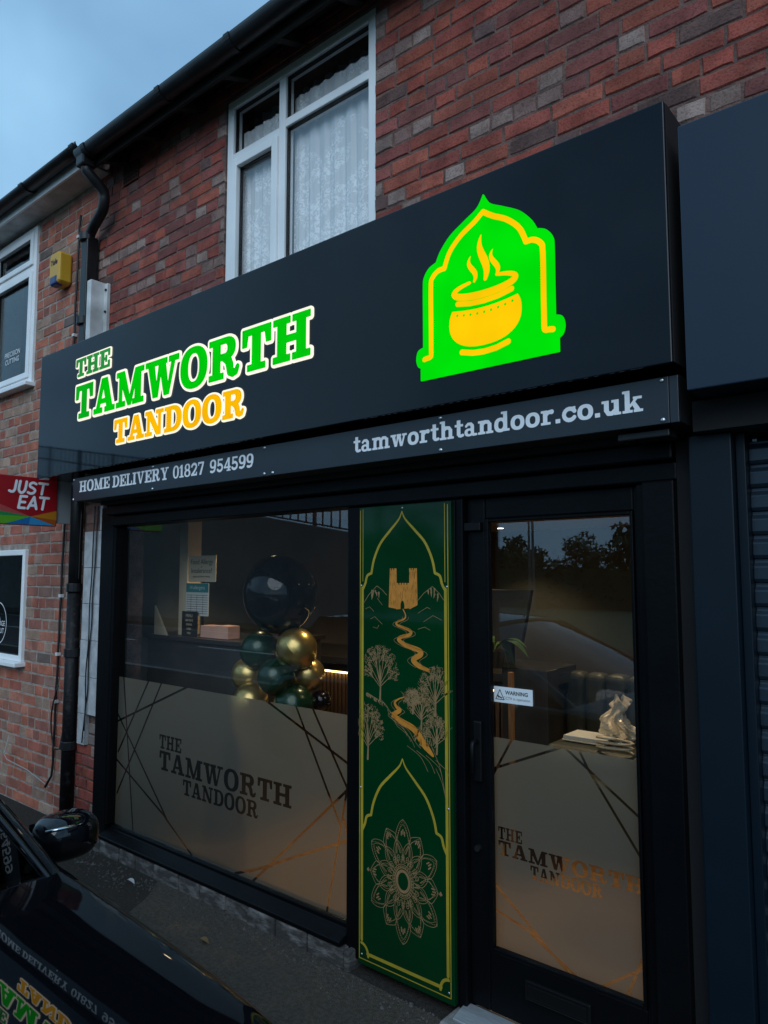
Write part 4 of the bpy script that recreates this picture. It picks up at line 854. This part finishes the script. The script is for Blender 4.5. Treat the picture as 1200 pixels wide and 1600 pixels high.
    for _ in range(30):
        x = rr.uniform(-1.93, -1.78); z = rr.uniform(1.03, 1.09); q.stroke([(x, z), (x + rr.uniform(-.012, .012), z + rr.uniform(.015, .035))], [.004, .001], .004)
    for _ in range(40):
        x = rr.uniform(-2.19, -2.09); q.stroke(arcp(x, 1.195 - (x + 2.14) * .35, .006, .008, rr.uniform(0, 90), rr.uniform(150, 260), 5), .002, .003)
part('line_art', 'print_cream', lines, h=.0009, z0=.8, z1=1.75)
def mandala(q):
    cx, cz = -1.985, .455; t = .0023
    def pol(r_, an): return (cx + r_ * .80 * math.cos(an), cz + r_ * math.sin(an))
    for layer, (r0, r1, n, wd, off) in enumerate(((.115, .255, 12, .30, math.pi / 2), (.075, .170, 12, .29, math.pi / 2 + math.pi / 12))):
        for k in range(n):
            an = off + 2 * math.pi * k / n; f = 1.0 - .10 * (k % 2) if layer == 0 else 1.0
            for s_, tw in ((1.0, t), (.80, .0016)):
                L_ = sc([pol(r0, an - wd * .55 * s_), pol(r0 + (r1 - r0) * .5 * s_, an - wd * .9 * s_), pol(r0 + (r1 * f - r0) * (.85 if s_ == 1 else .7), an - wd * .4 * s_), pol(r0 + (r1 * f - r0) * (1 if s_ == 1 else .86), an)], 5)
                L2 = sc([pol(r0, an + wd * .55 * s_), pol(r0 + (r1 - r0) * .5 * s_, an + wd * .9 * s_), pol(r0 + (r1 * f - r0) * (.85 if s_ == 1 else .7), an + wd * .4 * s_), pol(r0 + (r1 * f - r0) * (1 if s_ == 1 else .86), an)], 5)
                q.stroke(L_, tw); q.stroke(L2, tw)
            if layer == 0:
                for j in range(3): q.stroke([pol(r1 * .74 + .006 * (j == 1), an + (j - 1) * .06), pol(r1 * .80 + .008 * (j == 1), an + (j - 1) * .05)], .006)
                for j in range(9):
                    u = j / 8; q.stroke([pol(r0 + (r1 * f - r0) * (.45 + .5 * u), an - wd * (.78 - .75 * u) ), pol(r0 + (r1 * f - r0) * (.47 + .5 * u), an - wd * (.70 - .7 * u))], .0025); q.stroke([pol(r0 + (r1 * f - r0) * (.45 + .5 * u), an + wd * (.78 - .75 * u)), pol(r0 + (r1 * f - r0) * (.47 + .5 * u), an + wd * (.70 - .7 * u))], .0025)
    for k in range(20):
        an = 2 * math.pi * k / 20
        for r_ in (.098, .088, .078): q.stroke([pol(r_ * (1 - .0), an - .10), pol(r_ + .009, an - .05), pol(r_ + .011, an), pol(r_ + .009, an + .05), pol(r_, an + .10)], .0024)
    for r_, tw in ((.070, .003), (.062, .002), (.055, .004), (.042, .012)): q.stroke([pol(r_, 2 * math.pi * k / 48) for k in range(49)], tw)
    for k in range(30): an = 2 * math.pi * k / 30; q.stroke([pol(.058, an), pol(.066, an)], .003)
    for sx in (1, -1): q.poly([(cx + sx * .195, cz + .012), (cx + sx * .205, cz), (cx + sx * .195, cz - .008), (cx + sx * .187, cz)])
part('mandala', 'print_cream', mandala, h=.0009, z0=.16, z1=.76)
for x, z in ((-1.985, 2.045), (-2.226, 1.70), (-1.748, 1.70), (-2.226, .80), (-1.748, .80), (-2.218, .088), (-1.752, .088)): MB().sphere((x, PY - .001, z), .005, .003, .005, 10, 6).build('screw', 'screw_metal', gp_, smooth=True)

# ------------------------------------------------------------------ projecting sign at the left end
je = empty('projecting_sign', (-5.0, -.1, 2.08), 'red takeaway sign with white lettering and coloured triangles projecting from the wall', 'sign')
JX = -5.0
MB().box(JX - .05, JX, -.62, -.12, 2.085, 2.415).build('panel', 'red_panel', je, bevel=.004)
MB().box(JX - .04, JX - .01, -.118, .08, 2.11, 2.41).build('bracket_plate', 'grey_plate', je, bevel=.003)
def tri(mat, p, k=0): MB().face([(JX + .0012 + .0003 * k, y, z) for y, z in p]).build('triangle', mat, je)
tri('tri_pink', [(-.62, 2.26), (-.62, 2.19), (-.30, 2.145)]); tri('tri_dgreen', [(-.62, 2.19), (-.62, 2.145), (-.30, 2.145)], 1); tri('tri_green', [(-.62, 2.145), (-.62, 2.09), (-.46, 2.09), (-.30, 2.145)], 2)
tri('tri_blue', [(-.46, 2.09), (-.31, 2.09), (-.30, 2.145)], 3); tri('tri_sky', [(-.31, 2.09), (-.13, 2.09), (-.30, 2.145)], 4); tri('tri_rust', [(-.13, 2.09), (-.122, 2.13), (-.30, 2.145)], 5); tri('tri_orange', [(-.122, 2.13), (-.122, 2.195), (-.30, 2.145)], 6)
def strokes(name, letters, y0, z0, s):
    q = Art(-.6, 2.05, -.1, 2.45, .0016)
    for pts in letters: q.stroke([(y0 + (u + .16 * v) * s, z0 + v * s) for u, v in pts], .21 * s)
    q.mesh(name, 'vinyl_white', je, (JX + .0022, 0, 0), rotz=R(90))
JUST = [[(.45, 1), (.45, .3), (.36, .12), (.2, .1), (.04, .16)], sc([(.75, 1), (.75, .35), (.9, .1), (1.1, .1), (1.25, .35), (1.25, 1)], 4), sc([(2.05, .88), (1.8, .97), (1.58, .85), (1.6, .64), (1.85, .52), (2.05, .36), (1.98, .14), (1.75, .06), (1.52, .14)], 4), [(2.3, .96), (3.0, .96)], [(2.65, .96), (2.65, .08)]]
EAT = [[(.5, 1), (.02, 1), (.02, .05), (.5, .05)], [(.02, .53), (.45, .53)], [(.75, .04), (1.1, 1), (1.45, .04)], [(.9, .3), (1.32, .3)], [(1.6, 1), (2.3, 1)], [(1.95, 1), (1.95, .04)]]
strokes('lettering', JUST, -.452, 2.297, .083); strokes('lettering', EAT, -.385, 2.196, .083)
# ------------------------------------------------------------------ inside the shop
rmx0, rmx1 = -4.93, -.80
def struct(o): return tag(o, kind='structure')
struct(MB().box(rmx0, rmx1, .12, 5.6, .0, .05).build('shop_floor', 'floor_wood'))
struct(MB().box(rmx0, rmx1, 5.6, 5.7, 0, 2.6).build('shop_back_wall', 'room_wall'))
struct(MB().box(rmx0 - .1, rmx0, .335, 5.7, 0, 2.6).build('shop_side_wall', 'room_wall'))
struct(MB().box(rmx1, rmx1 + .1, .13, 5.7, 0, 2.6).build('shop_side_wall', 'room_grey'))
struct(MB().box(rmx0, rmx1, .33, 5.6, 2.30, 2.36).build('shop_ceiling', 'ceiling_paint')); struct(MB().box(rmx0, rmx1, .125, .329, 2.228, 2.26).build('shop_ceiling', 'ceiling_paint'))
def lampunit(x, y, lb, z=2.30, watt=5):
    t = empty('ceiling_light', (x, y, z), lb, 'light', 'ceiling downlights inside the shop')
    MB().tube([(x, y, z - .012), (x, y, z - .002)], .05, 16).build('trim_ring', 'upvc', t); MB().tube([(x, y, z - .014), (x, y, z - .0125)], .035, 16).build('lamp_disc', 'lamp_warm', t)
    l = bpy.data.lights.new('downlight', 'SPOT'); l.energy = watt; l.color = (1, .74, .42); l.spot_size = R(115); l.spot_blend = .6; l.shadow_soft_size = .05
    o = bpy.data.objects.new('downlight', l); col.objects.link(o); o.location = (x, y, z - .03); setparent(o, t)
DLS = ((-4.0, .9, 4, 'recessed ceiling downlight above the service counter'), (-2.9, 1.0, 6, 'recessed ceiling downlight just behind the balloon column'), (-1.75, .9, 6, 'recessed ceiling downlight nearest the shop door'), (-3.6, 2.6, 5, 'recessed ceiling downlight behind the slatted bar'), (-2.2, 2.6, 6, 'recessed ceiling downlight in the middle of the room'), (-1.2, 2.2, 5, 'recessed ceiling downlight over the fluted bench'), (-4.36, 4.8, 5, 'recessed ceiling downlight deepest in the shop, at the left'), (-2.81, 3.85, 5, 'recessed ceiling downlight near the back wall, right of the deepest one'))
for x, y, wt, lb in DLS: lampunit(x, y, lb, watt=wt * 5.2)
# left counter with its partition, notices and cards
co = empty('service_counter', (-4.3, .6, .05), 'tall dark service counter behind the left end of the shop window', 'counter')
MB().box(-4.90, -3.80, .56, 1.3, .05, 1.28).build('body', 'counter_dark', co, bevel=.006); MB().box(-4.92, -3.78, .53, 1.33, 1.281, 1.31).build('top', 'counter_dark', co, bevel=.004)
tag(MB().box(-4.60, -4.50, .62, .74, 1.312, 2.298).build('partition_post', 'paper_cream', bevel=.004), 'pale vertical post rising from the dark service counter', 'post')
n = empty('notice', (-4.3, .6, 1.7), 'landscape cream food allergy notice beside the pale post', 'notice'); MB().box(-4.455, -4.14, .60, .606, 1.70, 1.885).build('sheet', 'paper_cream', n)
plaintext('lettering', 'Food Allergy', 'ink', n, (-4.30, .5985, 1.825), .05, align='CENTER'); plaintext('lettering', 'or', 'ink', n, (-4.30, .5985, 1.80), .022, align='CENTER'); plaintext('lettering', 'Intolerance?', 'ink', n, (-4.30, .5985, 1.762), .05, align='CENTER'); plaintext('lettering', 'please ask before ordering', 'ink', n, (-4.30, .5985, 1.732), .018, align='CENTER')
MB().box(-4.30, -4.29, .605, .62, 1.3, 1.72).build('holder_stem', 'black_plastic', n)
n = empty('notice', (-4.35, .6, 1.46), 'portrait allergen chart with teal heading below the cream notice', 'notice'); MB().box(-4.48, -4.215, .600, .604, 1.46, 1.69).build('sheet', 'paper_white', n); MB().box(-4.478, -4.217, .5985, .600, 1.625, 1.688).build('heading', 'paper_teal', n)
plaintext('lettering', '14 allergens', 'paper_white', n, (-4.348, .598, 1.647), .038, align='CENTER')
q = MB()
for k in range(9): q.box(-4.47, -4.225, .599, .6, 1.475 + k * .016, 1.478 + k * .016)
for k in range(3): q.box(-4.42 + k * .07, -4.418 + k * .07, .5988, .6, 1.47, 1.61)
q.build('chart_rule', 'ink', n)
tag(MB().prism([(-4.80, 1.311), (-4.64, 1.311), (-4.80, 1.52)], 'y', .50 + .05, .565).build('tent_card', 'paper_cream'), 'triangular cream tent card at the far left of the counter', 'card')
n = empty('menu_stand', (-4.39, .58, 1.31), 'small dark upright menu stand on the service counter', 'menu'); MB().box(-4.49, -4.31, .575, .585, 1.312, 1.49).build('board', 'counter_dark', n, bevel=.002)
plaintext('lettering', 'MENU\nstarters\nmains\nnaan\nrice', 'paper_cream', n, (-4.40, .5735, 1.45), .03, align='CENTER')
n = empty('card_box', (-4.15, .6, 1.31), 'pink card box standing beside the menu on the counter', 'box'); MB().box(-4.30, -4.13, .6, .70, 1.312, 1.395).build('side', 'pink_card', n, bevel=.002); MB().box(-4.129, -3.99, .598, .70, 1.312, 1.40).build('front', 'pink_card', n, bevel=.002)
# bar with slatted front and LED strip
br = empty('bar_counter', (-3.2, 1.6, .05), 'low bar with vertical wooden slats and glowing strip light behind the balloons', 'counter')
MB().box(-4.85, -2.30, 1.62, 2.2, .05, 1.02).build('carcass', 'counter_dark', br); MB().box(-4.9, -2.25, 1.50, 2.25, 1.08, 1.13).build('top', 'counter_dark', br, bevel=.004); MB().box(-4.9, -2.25, 1.56, 2.2, 1.02, 1.079).build('top_rail', 'counter_dark', br)
for k in range(62): MB().box(-4.84 + k * .041, -4.84 + k * .041 + .026, 1.59, 1.619, .06, 1.0).build('slat', 'slat_wood', br)
MB().box(-4.84, -2.30, 1.575, 1.588, 1.0, 1.012).build('led_strip', 'led_warm', br)
l = bpy.data.lights.new('led', 'AREA'); l.shape = 'RECTANGLE'; l.size = 2.4; l.size_y = .02; l.energy = 1.2; l.color = (1, .66, .28); o = bpy.data.objects.new('led', l); col.objects.link(o); o.location = (-3.55, 1.57, .995); o.rotation_euler = (R(12), 0, 0); setparent(o, br)
tag(MB().face([(-3.60, 1.55, 1.132), (-3.36, 1.54, 1.132), (-3.33, 1.64, 1.134), (-3.45, 1.68, 1.145), (-3.57, 1.63, 1.134)]).build('crumpled_paper', 'paper_white', solid=.003), 'white crumpled paper lying on the bar top', 'paper')
j = empty('jug', (-3.68, 1.6, 1.13), 'dark jug with round handle on the bar behind the balloons', 'jug'); MB().tube([(-3.66, 1.62, 1.131), (-3.66, 1.62, 1.18), (-3.66, 1.62, 1.3), (-3.66, 1.62, 1.42)], [.07, .085, .075, .06], 18).build('body', 'balloon_gold', j, smooth=True)
MB().tube([(-3.60, 1.61, 1.38)] + [(-3.60 + .11 * math.sin(k / 8 * math.pi), 1.60, 1.28 + .10 * math.cos(k / 8 * math.pi)) for k in range(9)], .014, 8).build('handle', 'counter_dark', j, smooth=True)
# balloon column
def balloon(x, y, z, r, mat, label, tilt=0, az=0):
    fn = lambda v: 1.0 if v > .35 else (1 - .10 * (1 - v / .35))
    m_ = MB().sphere((0, 0, 0), r, r, r * 1.06, 28, 20, fn); m_.tube([(0, 0, -r * 1.06 - .012), (0, 0, -r * 1.06 + .004)], [.012, .004], 8)
    o = m_.build('balloon', mat, smooth=True); o.location = (x, y, z); o.rotation_euler = (R(tilt), 0, R(az)); tag(o, label, 'balloon', 'balloons in the window column')
balloon(-3.303, .45, 1.634, .226, 'balloon_black', 'large glossy black balloon on top of the balloon column')
balloon(-3.49, .45, 1.285, .118, 'balloon_green', 'dark green balloon at upper left, under the large black one', 40, 90)
balloon(-3.175, .47, 1.315, .120, 'balloon_gold', 'gold balloon at upper right, under the large black one', 40, -60)
balloon(-3.60, .46, 1.130, .105, 'balloon_gold', 'gold balloon at the far left of the column middle', 80, 90)
balloon(-3.217, .35, 1.160, .108, 'balloon_green', 'dark green balloon in front at the centre of the column', 95, 0)
balloon(-3.19, .58, 1.155, .100, 'balloon_gold', 'gold balloon at the right of the column middle, partly hidden', 80, -90)
balloon(-3.478, .38, .995, .105, 'balloon_gold', 'gold balloon at lower left, cut off by the frosted film', 100, 60)
balloon(-3.144, .42, 1.005, .112, 'balloon_green', 'dark green balloon at lower right, cut off by the frosted film', 100, -60)
balloon(-3.30, .55, .88, .11, 'balloon_green', 'dark green balloon at the foot of the column behind the film', 100, 0)
balloon(-3.12, .62, 1.0, .06, 'balloon_black', 'small black balloon at the right edge of the column', 80, -90)
# seating seen through the door
be = empty('bench_seat', (-1.6, 1.6, .05), 'dark green fluted upholstered bench seen through the door', 'bench')
MB().box(-2.35, -.82, 1.75, 2.2, .05, .50).build('seat', 'leather', be, bevel=.05, seg=4)
for k in range(10): MB().box(-2.30 + k * .145, -2.158 + k * .145, 2.15, 2.30, .5, 1.09).build('back_cushion', 'leather', be, bevel=.045, seg=4)
tb = empty('bench_seat', (-1.4, .95, .05), 'rounded dark padded bench end nearest the door, with folder on it', 'bench')
MB().box(-1.76, -.83, .80, 1.12, .80, .92).build('pad', 'leather', tb, bevel=.05, seg=5); MB().box(-1.0, -.85, .86, 1.06, .05, .81).build('leg', 'counter_dark', tb, bevel=.01)
n = empty('folder', (-1.6, 1.0, .92), 'cream menu folder lying on the padded bench end', 'folder'); o = MB().box(-1.70, -1.48, .90, 1.06, .925, .932).box(-1.695, -1.485, .905, 1.055, .933, .945).build('cover', 'paper_cream', n, bevel=.002); MB().box(-1.69, -1.47, .902, 1.058, .9455, .952).build('cover', 'paper_white', n, bevel=.002)
bg_ = MB(); rr = random.Random(8)
def bagf(u, v):
    t = 6.283 * u; k = float(np.interp(v, [0, .15, .4, .62, .75, .9, 1], [.8, 1.05, .9, .5, .34, .55, .25])) * (1 + .22 * math.sin(4 * t + 7 * v) + .16 * math.sin(9 * t - 11 * v) + .1 * math.sin(15 * t + 23 * v)); return (-1.47 + .082 * k * math.cos(t) + .02 * math.sin(9 * v), 1.05 + .07 * k * math.sin(t), .925 + .21 * v + .02 * math.sin(3 * t) * v)
tag(MB().grid(bagf, 48, 22).build('plastic_bag', 'plastic_bag'), 'crumpled clear plastic bag standing on the padded bench end', 'bag')
tag(MB().tube([(-1.40 + .09 * math.cos(k * .7), .84 + .03 * math.sin(k * .7), .925 + .0025 * k) for k in range(26)], .006, 6).build('coiled_cable', 'plastic_bag', smooth=True), 'small pale coil lying at the front of the padded bench end', 'coil')
tag(MB().box(-2.135, -2.108, 1.12, 1.15, .05, 1.20).build('wooden_post', 'wood_post', bevel=.003), 'thin upright wooden post seen through the door glass', 'post')
sc_ = empty('screen', (-2.25, 1.4, 1.34), 'dark angled till screen seen through the upper left of the door', 'screen'); o = MB().prism([(-2.44, 1.34), (-2.19, 1.34), (-2.12, 1.66), (-2.44, 1.66)], 'y', 1.38, 1.42).build('panel', 'counter_dark', sc_, bevel=.004); MB().box(-2.34, -2.28, 1.42, 1.46, 1.1, 1.4).build('stand', 'counter_dark', sc_)
till = empty('till_counter', (-2.4, 1.5, .05), 'dark till counter behind the green panel, seen through the door', 'counter'); MB().box(-2.9 + .62, -1.98, 1.30, 1.44, .05, 1.20).build('body', 'counter_dark', till, bevel=.004)
pt = empty('house_plant', (-2.35, 1.1, 1.2), 'small green leafy plant at the left edge of the door glass', 'plant'); MB().tube([(-2.30, 1.25, 1.2), (-2.30, 1.25, 1.3)], [.05, .07], 12).build('pot', 'counter_dark', pt)
for k in range(9):
    an = k * .7; MB().grid(lambda a, b: (-2.30 + math.cos(an) * .22 * a + (b - .5) * .05 * math.sin(math.pi * a) * math.sin(an), 1.25 + math.sin(an) * .18 * a + (b - .5) * .05 * math.sin(math.pi * a) * math.cos(an), 1.30 + .28 * a - .25 * a * a * (1 + .3 * (k % 3))), 8, 2).build('leaf', 'leaf_inside', pt, smooth=True)

# ------------------------------------------------------------------ black car parked along the front
car = empty('parked_car', (-2.9, -2.36, 0), 'glossy black parked car nose in the bottom left corner', 'car')
CYc = -2.36
def lerp(x, xs, ys): return float(np.mean(np.interp(x + np.linspace(-.16, .16, 17) * min(1, max(.05, (-.60 - x) / .3)), xs, ys)))
def prof_half(x):                                      # half width and heights of the lower body at x
    hwd = lerp(x, [-5.05, -4.9, -4.4, -2.2, -1.2, -.85, -.70, -.62], [.60, .76, .90, .93, .93, .88, .78, .62])
    sh = lerp(x, [-5.05, -4.7, -3.5, -2.2, -1.9, -1.5, -1.1, -.85, -.70, -.62], [.70, .93, .96, .95, .935, .905, .865, .81, .73, .60])
    cr = lerp(x, [-5.05, -4.7, -2.2, -1.9, -1.5, -1.1, -.85, -.70, -.62], [.0, .02, .05, .06, .062, .05, .035, .02, .0])
    return hwd, sh, cr
def bodyf(u, v):
    x = -5.05 + 4.43 * u; hwd, sh, cr = prof_half(x); s = 2 * v - 1; k = abs(s); sg_ = 1 if s > 0 else -1
    zb = .22
    pts = [(0, sh + cr), (.30, sh + cr * .93), (.55, sh + cr * .72), (.74, sh + cr * .36), (.86, sh + cr * .10), (.925, sh - .006), (.965, sh - .030), (.988, sh - .075), (1.0, sh - .16), (1.005, sh - .30), (.99, .42), (.97, .30), (.93, zb)]
    pts = sc([(a_, b_) for a_, b_ in pts], 6); ks = np.linspace(0, 1, len(pts)); yy = float(np.interp(k, ks, [p[0] for p in pts])); zz = float(np.interp(k, ks, [p[1] for p in pts]))
    return (x, CYc + sg_ * hwd * yy, zz)
MB().grid(bodyf, 120, 120).build('body', 'car_paint', car, smooth=True)
def wsp(u, v):                                         # windscreen: u across, v up
    s = 2 * u - 1; hb = .815 - .20 * v; xb = -1.74 - .20 * s * s; xt = -2.74 - .10 * s * s
    return (xb + (xt - xb) * v, CYc + s * hb, .945 + (-.035 * s * s) + (1.40 - .945) * v - .012 * s * s * v + .03 * math.sin(math.pi * v))
MB().grid(wsp, 24, 14).build('windscreen', 'car_glass', car, smooth=True)
def band(fn, name, mat, r=.012):
    MB().tube([fn(t / 30) for t in range(31)], r, 8).build(name, mat, car, smooth=True)
def cowl(u, v): p = wsp(u, 0); q = wsp(u, .05); return (p[0] + .05 - v * (.05 + p[0] - q[0]), p[1], p[2] - .028 + v * (q[2] - p[2] + .033))
MB().grid(cowl, 24, 4).build('cowl', 'car_trim', car, smooth=True)
for sd in (0, 1):
    MB().grid(lambda a, b: (lambda p, s: (p[0] - .03 * b + .02 * (1 - a), p[1] + s * (.005 + .075 * b), p[2] + .012 - .035 * b * b - .02 * (1 - a)))(wsp(sd, a), 1 if sd else -1), 16, 6).build('pillar', 'car_paint', car, smooth=True, solid=.006)
def roof(u, v): s = 2 * v - 1; x = -2.74 - 1.6 * u; return (x - .10 * s * s * (1 - u), CYc + s * (.615 + .02 * math.sin(math.pi * u)), 1.40 + .055 * math.sin(math.pi * (.12 + .7 * u)) - .035 * s * s)
MB().grid(roof, 16, 16).build('roof', 'car_paint', car, smooth=True)
for s in (1, -1):
    MB().grid(lambda a, b: (-2.05 - 2.35 * a - b * (.72 if a < .001 else .72 * (1 - a) - .1 * a), CYc + s * (.845 - .20 * b), .95 + .42 * b), 14, 6).build('side_window', 'car_glass', car, smooth=True)
MB().grid(lambda a, b: (-4.36 - .45 * (1 - b), CYc + (2 * a - 1) * (.78 - .16 * b), .95 + .45 * b), 10, 6).build('rear_window', 'car_glass', car, smooth=True)
MB().box(-4.5, -2.2, CYc - .78, CYc + .78, .5, .88).build('cabin', 'car_interior', car)
MB().grid(lambda a, b: (-1.95 - .45 * b, CYc + (2 * a - 1) * .72, .90 + .05 * math.sin(math.pi * b)), 10, 6).build('dashboard', 'car_interior', car, smooth=True)
for s in (1, -1):
    y0 = CYc + s * .86
    mir = MB().grid(lambda u, v: (lambda t, p: (-2.335 + .08 * math.copysign(abs(math.sin(p) * math.cos(t)) ** .75, math.cos(t)), y0 + s * (.172 + .098 * math.copysign(abs(math.sin(p) * math.sin(t)) ** .7, math.sin(t))), .915 + .072 * -math.copysign(abs(math.cos(p)) ** .75, math.cos(p))))(6.283 * u, math.pi * v), 32, 18).build('wing_mirror', 'car_paint', car, smooth=True)
    MB().box(-2.36, -2.29, min(y0 - s * .03, y0 + s * .10), max(y0 - s * .03, y0 + s * .10), .855, .885).build('mirror_arm', 'car_trim', mir, bevel=.01)
    MB().grid(lambda a, b: (-2.413, y0 + s * (.09 + .165 * a), .86 + .09 * b), 4, 4).build('mirror_glass', 'car_chrome', mir)
    MB().tube([(-2.29, y0 + s * .085, .955), (-2.265, y0 + s * .12, .962), (-2.27, y0 + s * .2, .957), (-2.30, y0 + s * .255, .935)], .005, 6).build('mirror_trim', 'car_chrome', mir, smooth=True)
    for x in (-1.45, -4.1):
        wh = MB().tube([(x, y0 - s * .20, .31), (x, y0 + s * .0, .31)], .31, 28).build('wheel', 'tyre', car, bevel=.02); MB().tube([(x, y0, .31), (x, y0 + s * .012, .31)], .20, 20).build('rim', 'lamp_metal', wh)
    MB().sphere((-.80, CYc + s * .60, .66), .07, .15, .06, 16, 10).build('headlight', 'head_glass', car, smooth=True)
MB().box(-.66, -.635, CYc - .32, CYc + .32, .46, .60).build('grille', 'car_trim', car, bevel=.01)
MB().tube([(-1.70, CYc - .1, .962), (-1.74, CYc + .3, .955), (-1.83, CYc + .66, .93)], .008, 6).build('wiper', 'car_trim', car, smooth=True)

# ------------------------------------------------------------------ debris along the plinth
rr = random.Random(31); q = MB()
for k in range(650):
    x = rr.uniform(-4.6, -1.75); y = -.055 - abs(rr.gauss(0, .07)) - (.12 * rr.random() if -4.4 < x < -3.8 else 0); s = rr.uniform(.003, .009) * (1.8 if rr.random() < .08 else 1)
    pts = [(x + s * rr.uniform(.6, 1.2) * math.cos(t), y + s * rr.uniform(.6, 1.2) * math.sin(t)) for t in (0, 1.3, 2.5, 3.8, 5)]
    b = len(q.v); q.v += [(u, v, .002) for u, v in pts] + [(x, y, .004 + s * .8)]
    for i in range(5): q.f.append((b + i, b + (i + 1) % 5, b + 5))
tag(q.build('gravel', 'gravel'), 'loose grit gathered along the foot of the stone plinth', 'gravel', kind='stuff')
q = MB()
for k in range(600):
    x = rr.uniform(-4.8, -.8); y = rr.uniform(-1.5, -.05); s = rr.uniform(.002, .005)
    b = len(q.v); q.v += [(x - s, y - s * .6, .0045), (x + s, y - s * .7, .0045), (x + s * .3, y + s, .0045), (x, y, .005 + s)]; q.f += [(b, b + 1, b + 3), (b + 1, b + 2, b + 3), (b + 2, b, b + 3)]
tag(q.build('grit', 'gravel'), 'fine grit scattered over the tarmac pavement', 'gravel', kind='stuff')
for k, (x, y, lb) in enumerate(((-3.86, -.16, 'pale dry leaf on the tarmac near the left of the plinth'), (-2.98, -.30, 'dry curled leaf on the paler tarmac patch'))):
    tag(MB().grid(lambda a, b: (x + .05 * (a - .5) + .01 * b, y + .03 * (b - .5) * math.sin(math.pi * (.1 + .8 * a)), .012 + .012 * math.sin(3 * a + b)), 6, 3).build('dry_leaf', 'cable_clip' if k == 0 else 'leaf_dry', smooth=True), lb, 'leaf')

# ------------------------------------------------------------------ across the road (seen in the reflections)
rw = empty('ramp_wall', (-25, -14.6, 0), 'long concrete ramp wall rising across the road', 'wall')
zt = lambda x: 2.96 + (-15 - x) * .17
MB().prism([(-60, -.2), (-11.5, -.2), (-11.5, zt(-11.5)), (-45, zt(-45)), (-60, zt(-45))], 'y', -14.9, -14.5).build('wall_face', 'concrete', rw)
ra = empty('railing', (-25, -14.7, 3), 'dark metal railing along the top of the ramp wall across the road', 'railing')
for dz in (.08, 1.0, 1.6): MB().tube([(-11.5, -14.7, zt(-11.5) + dz), (-45, -14.7, zt(-45) + dz), (-60, -14.7, zt(-45) + dz)], .03, 6).build('rail', 'rail_paint', ra)
b0 = MB().box(-.03, .03, -.015, .015, .05, 1.6).build('bar', 'rail_paint', ra); b0.matrix_parent_inverse = Matrix.Translation((25, 14.7, -3)); b0.location = (-11.6, -14.7, zt(-11.6))
k = 0
for k in range(1, 88):
    x = -11.6 - k * .40; o = b0.copy(); col.objects.link(o); o.location = (x, -14.7, zt(x)); o.parent = ra; o.matrix_parent_inverse = b0.matrix_parent_inverse.copy()
for k in range(13):
    x = -11.6 - k * 3; MB().box(x - .05, x + .05, -14.76, -14.66, zt(x) - .1, zt(x) + 1.65).build('post', 'rail_paint', ra)
def leafcrown(rx, rz, n, s, seedn):
    r_ = random.Random(seedn); q = MB(); cl = [(r_.gauss(0, .5), r_.gauss(0, .5), r_.gauss(0, .45)) for _ in range(26)]
    for _ in range(n):
        c = r_.choice(cl); d = Vector((r_.gauss(0, 1), r_.gauss(0, 1), r_.gauss(0, 1))).normalized() * r_.uniform(.2, .42)
        p = Vector(((c[0] + d.x) * rx * .8, (c[1] + d.y) * rx * .8, (c[2] + d.z) * rz * .9)); u = Vector((r_.gauss(0, 1), r_.gauss(0, 1), r_.gauss(0, 1))).normalized(); v = u.orthogonal().normalized(); k = s * r_.uniform(.6, 1.3)
        q.face([p - u * k, p + v * k * .5, p + u * k, p - v * k * .5])
    return q
cr = [leafcrown(2.4, 1.9, 1500, .22, 40 + k).build('crown', 'leaves') for k in range(3)]
TR = [(-31, -38, 1.15, 0, 'broad dark tree, farthest left in the reflected row'), (-27, -42, .95, 1, 'rounded tree second in the reflected row'), (-23.5, -40, .8, 2, 'low bushy tree in the middle of the reflected row'), (-20, -41, .85, 0, 'small dense tree right of the middle of the reflected row'), (-16.5, -43, 1.1, 1, 'tall dark tree near the right of the reflected row'), (-12, -40, .9, 2, 'small tree at the right end of the reflected row'), (-8, -44, 1.1, 0, 'broad tree beyond the right end of the row')]
for k, (x, y, s, c, lb) in enumerate(TR):
    t = empty('tree', (x, y, -.16), lb + ' across the road', 'tree', 'trees across the road')
    MB().tube([(x, y, -.2), (x + .1, y, 1.2), (x, y + .1, 2.6 * s)], [.22 * s, .17 * s, .07 * s], 8).build('trunk', 'bark', t, smooth=True)
    o = cr[c] if k in (0, 1, 2) and cr[c].parent is None else cr[c].copy()
    if o is not cr[c]: col.objects.link(o)
    o.location = (x, y, 2.9 * s); o.scale = (s, s, s); o.rotation_euler = (0, 0, k * 1.3); setparent(o, t)
hd = empty('hedge', (-20, -36, -.16), 'long dark hedge across the road below the trees', 'hedge')
r_ = random.Random(77); q = MB()
for _ in range(5000):
    p = Vector((r_.uniform(-44, -2), -36 + r_.gauss(0, .5), r_.uniform(-.1, 2.5 + .3 * math.sin(_ * .01)))); u = Vector((r_.gauss(0, 1), r_.gauss(0, 1), r_.gauss(0, 1))).normalized(); v = u.orthogonal().normalized(); k = .22 * r_.uniform(.6, 1.3)
    q.face([p - u * k, p + v * k * .5, p + u * k, p - v * k * .5])
q.build('foliage', 'leaves', hd); MB().box(-44, -2, -36.4, -35.6, -.16, 2.1).build('core', 'leaves', hd)
for x, y, h, lb in ((-17.6, -30, 7.5, 'tall grey street lamp column across the road'), (-18.9, -32, 5.5, 'shorter grey lamp column beside the tall one across the road')):
    t = empty('street_lamp', (x, y, -.16), lb, 'street lamp'); MB().tube([(x, y, -.2), (x, y, h)], [.09, .05], 8).build('column', 'lamp_metal', t); MB().box(x - .1, x + .5, y - .1, y + .1, h, h + .09).build('lantern', 'lamp_metal', t, bevel=.02)
